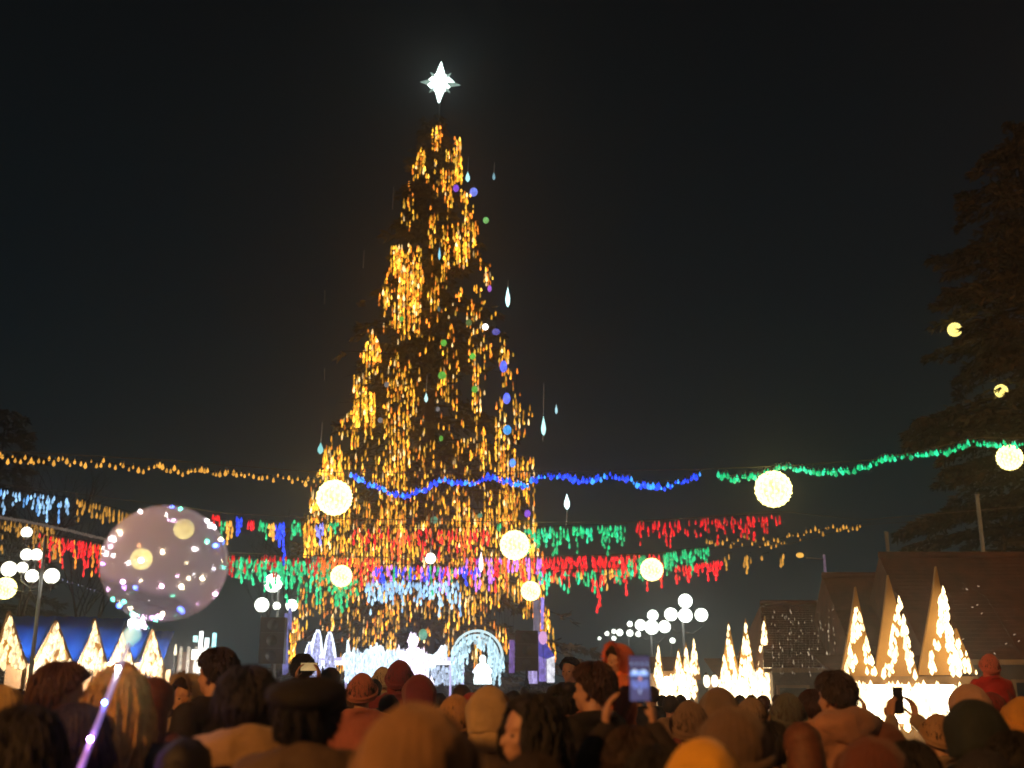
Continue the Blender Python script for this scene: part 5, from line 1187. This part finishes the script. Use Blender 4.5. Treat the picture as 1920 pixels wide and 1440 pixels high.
leds = [(325, 944, 5, 'b'), (342, 948, 5, 'g'), (269, 964, 6, 'w'), (291, 958, 3, 'w'), (377, 979, 5, 'w'), (245, 1006, 4, 'y'), (250, 1010, 4, 'y'), (228, 1018, 6, 'w'), (238, 1021, 5, 'w'), (203, 1032, 3, 'w'), (197, 1038, 4, 'w'),
        (233, 1034, 4, 'p'), (403, 1022, 4, 'g'), (388, 1039, 4, 'w'), (338, 1047, 4, 'y'), (316, 1043, 3, 'y'), (301, 1069, 3, 'p'), (216, 1064, 5, 'v'), (213, 1086, 6, 'p'), (237, 1081, 3, 'y'), (400, 1090, 5, 'y'), (401, 1057, 3, 'g'),
        (381, 1092, 3, 'y'), (369, 1107, 6, 'y'), (290, 1110, 4, 'b'), (267, 1110, 3, 'v'), (299, 1110, 3, 'g'), (226, 1127, 5, 'g'), (219, 1133, 4, 'g'), (235, 1144, 8, 'b'), (265, 1152, 5, 'g'), (269, 1144, 3, 'y'), (358, 1145, 5, 'b'),
        (363, 1156, 4, 'b'), (327, 1154, 5, 'y'), (321, 1165, 4, 'p'), (303, 1168, 4, 'v'), (333, 1069, 2, 'w'), (279, 1067, 3, 'w')]
LC = dict(w=(1, .95, .95), y=(1, .85, .5), p=(.9, .5, .8), v=(.5, .22, 1), b=(.05, .12, 1), g=(.08, .8, .5))
LM = {k_: glow('led_' + k_, c, 220, True) for k_, c in LC.items()}
for n_, kk_ in zip(list(LM.values()), LC): n_.name = 'tiny_led_' + {'w': 'white', 'y': 'yellow', 'p': 'pink', 'v': 'violet', 'b': 'blue', 'g': 'green'}[kk_]
wpts = []
for px, py, r, c in leds:
    ux, uz = (px - 309) / 116, -(py - 1056) / 108; q = ux * ux + uz * uz
    if q > .93: ux, uz = ux * math.sqrt(.93 / q), uz * math.sqrt(.93 / q); q = .93
    yy = -math.sqrt(1 - q); yy = yy if rnd.random() < .7 else -yy
    p = Vector((ux * 116, yy * 116, uz * 108)) * kb * .985; wpts.append(p)
    mb = MB(); ball(mb, (0, 0, 0), r * kb * .19, 10, 8); mb.build('led', LM[c], t).location = p
for i in range(8):   # far side of the same light string
    z = rnd.uniform(-1, 1); a = rnd.uniform(0, math.pi); q = math.sqrt(1 - z * z); p = Vector((q * math.cos(a) * 116, q * math.sin(a) * 116, z * 108)) * kb * .98; mb = MB(); ball(mb, (0, 0, 0), kb * 1.6, 8, 6); mb.build('led', LM[rnd.choice('wwypvbg')], t).location = p
mb = MB(); wp = sorted(wpts, key=lambda v: v.z)
for a, b in zip(wp, wp[1:]):
    m_ = [(a.lerp(b, i / 5)) for i in range(6)]; m_ = [v.normalized() * min(max(v.length, 105 * kb), 112 * kb) for v in m_]; tube(mb, m_, .0006, 3, cap=False)
mb.build('light_wire', mat('copper_wire', (.5, .4, .3), .3, metal=1), t)
# gathered neck
nb_ = P(258, 1162, Yb) - bc; mb = MB()
for i in range(16):
    a = 2 * math.pi * i / 16; pts = [Vector((-30 * kb + math.cos(a) * 22 * kb, math.sin(a) * 22 * kb, -100 * kb)), nb_ + Vector((math.cos(a) * 4 * kb, math.sin(a) * 4 * kb, 0)), nb_ + Vector((math.cos(a) * 16 * kb + 4 * kb, math.sin(a) * 12 * kb, -16 * kb + rnd.uniform(-3, 3) * kb))]; tube(mb, pts, [.006, .007, .003], 5)
mb.build('neck', m, t)
for i in range(5): mb = MB(); ball(mb, (0, 0, 0), kb * 3, 8, 6); mb.build('led', LM['wpvgw'[i]], t).location = nb_ + Vector((rnd.uniform(-14, 18) * kb, -.01, rnd.uniform(-14, 4) * kb))
# stick
Ys = 3.3; a = P(252, 1180, Yb - .02); b = P(128, 1500, Ys); ts = thing('balloon_stick', b, 'clear balloon stick glowing violet with small lights inside', 'stick')
ms = mat('clear_plastic', (.75, .68, .8), .25); ms.node_tree.nodes['Principled BSDF'].inputs['Alpha'].default_value = .55
ms.node_tree.nodes['Principled BSDF'].inputs['Emission Color'].default_value = (.45, .36, .9, 1); ms.node_tree.nodes['Principled BSDF'].inputs['Emission Strength'].default_value = .22
mb = MB(); tube(mb, [a - b, Vector((0, 0, 0))], .008, 14, r1=.009); mb.build('tube', ms, ts)
mb = MB(); tube(mb, [a - b + (a - b).normalized() * .02, (a - b) * .96, (a - b) * .9], [.012, .030, .014], 14); mb.build('cup', mat('cup_plastic', (.6, .8, .8), .3, emit=(.4, .85, .8), es=.7, sample=False), ts)
for px, py, c, r in ((245, 1190, 'g', 9), (251, 1178, 'w', 7), (222, 1265, 'w', 6), (193, 1333, 'b', 6), (169, 1400, 'v', 7), (145, 1462, 'v', 5)):
    u = (py - 1180) / 320; q = a.lerp(b, u); mb = MB(); ball(mb, (0, 0, 0), r * PXM(3.5) * .5, 10, 8); mb.build('led', LM[c], ts).location = q - b + Vector((0, -.013, 0))
mb = MB()
for c0, c1, cc in ((.25, .47, (.7, .5, 1.0)), (.47, .68, (.30, .22, 1.0)), (.68, .92, (.55, .15, .95))): tube(mb, [(a - b) * (1 - c0), (a - b) * (1 - c1)], .006, 6, tuple(x * .8 for x in cc))
mb.build('light_rod', M_bulb, ts, colors=True)
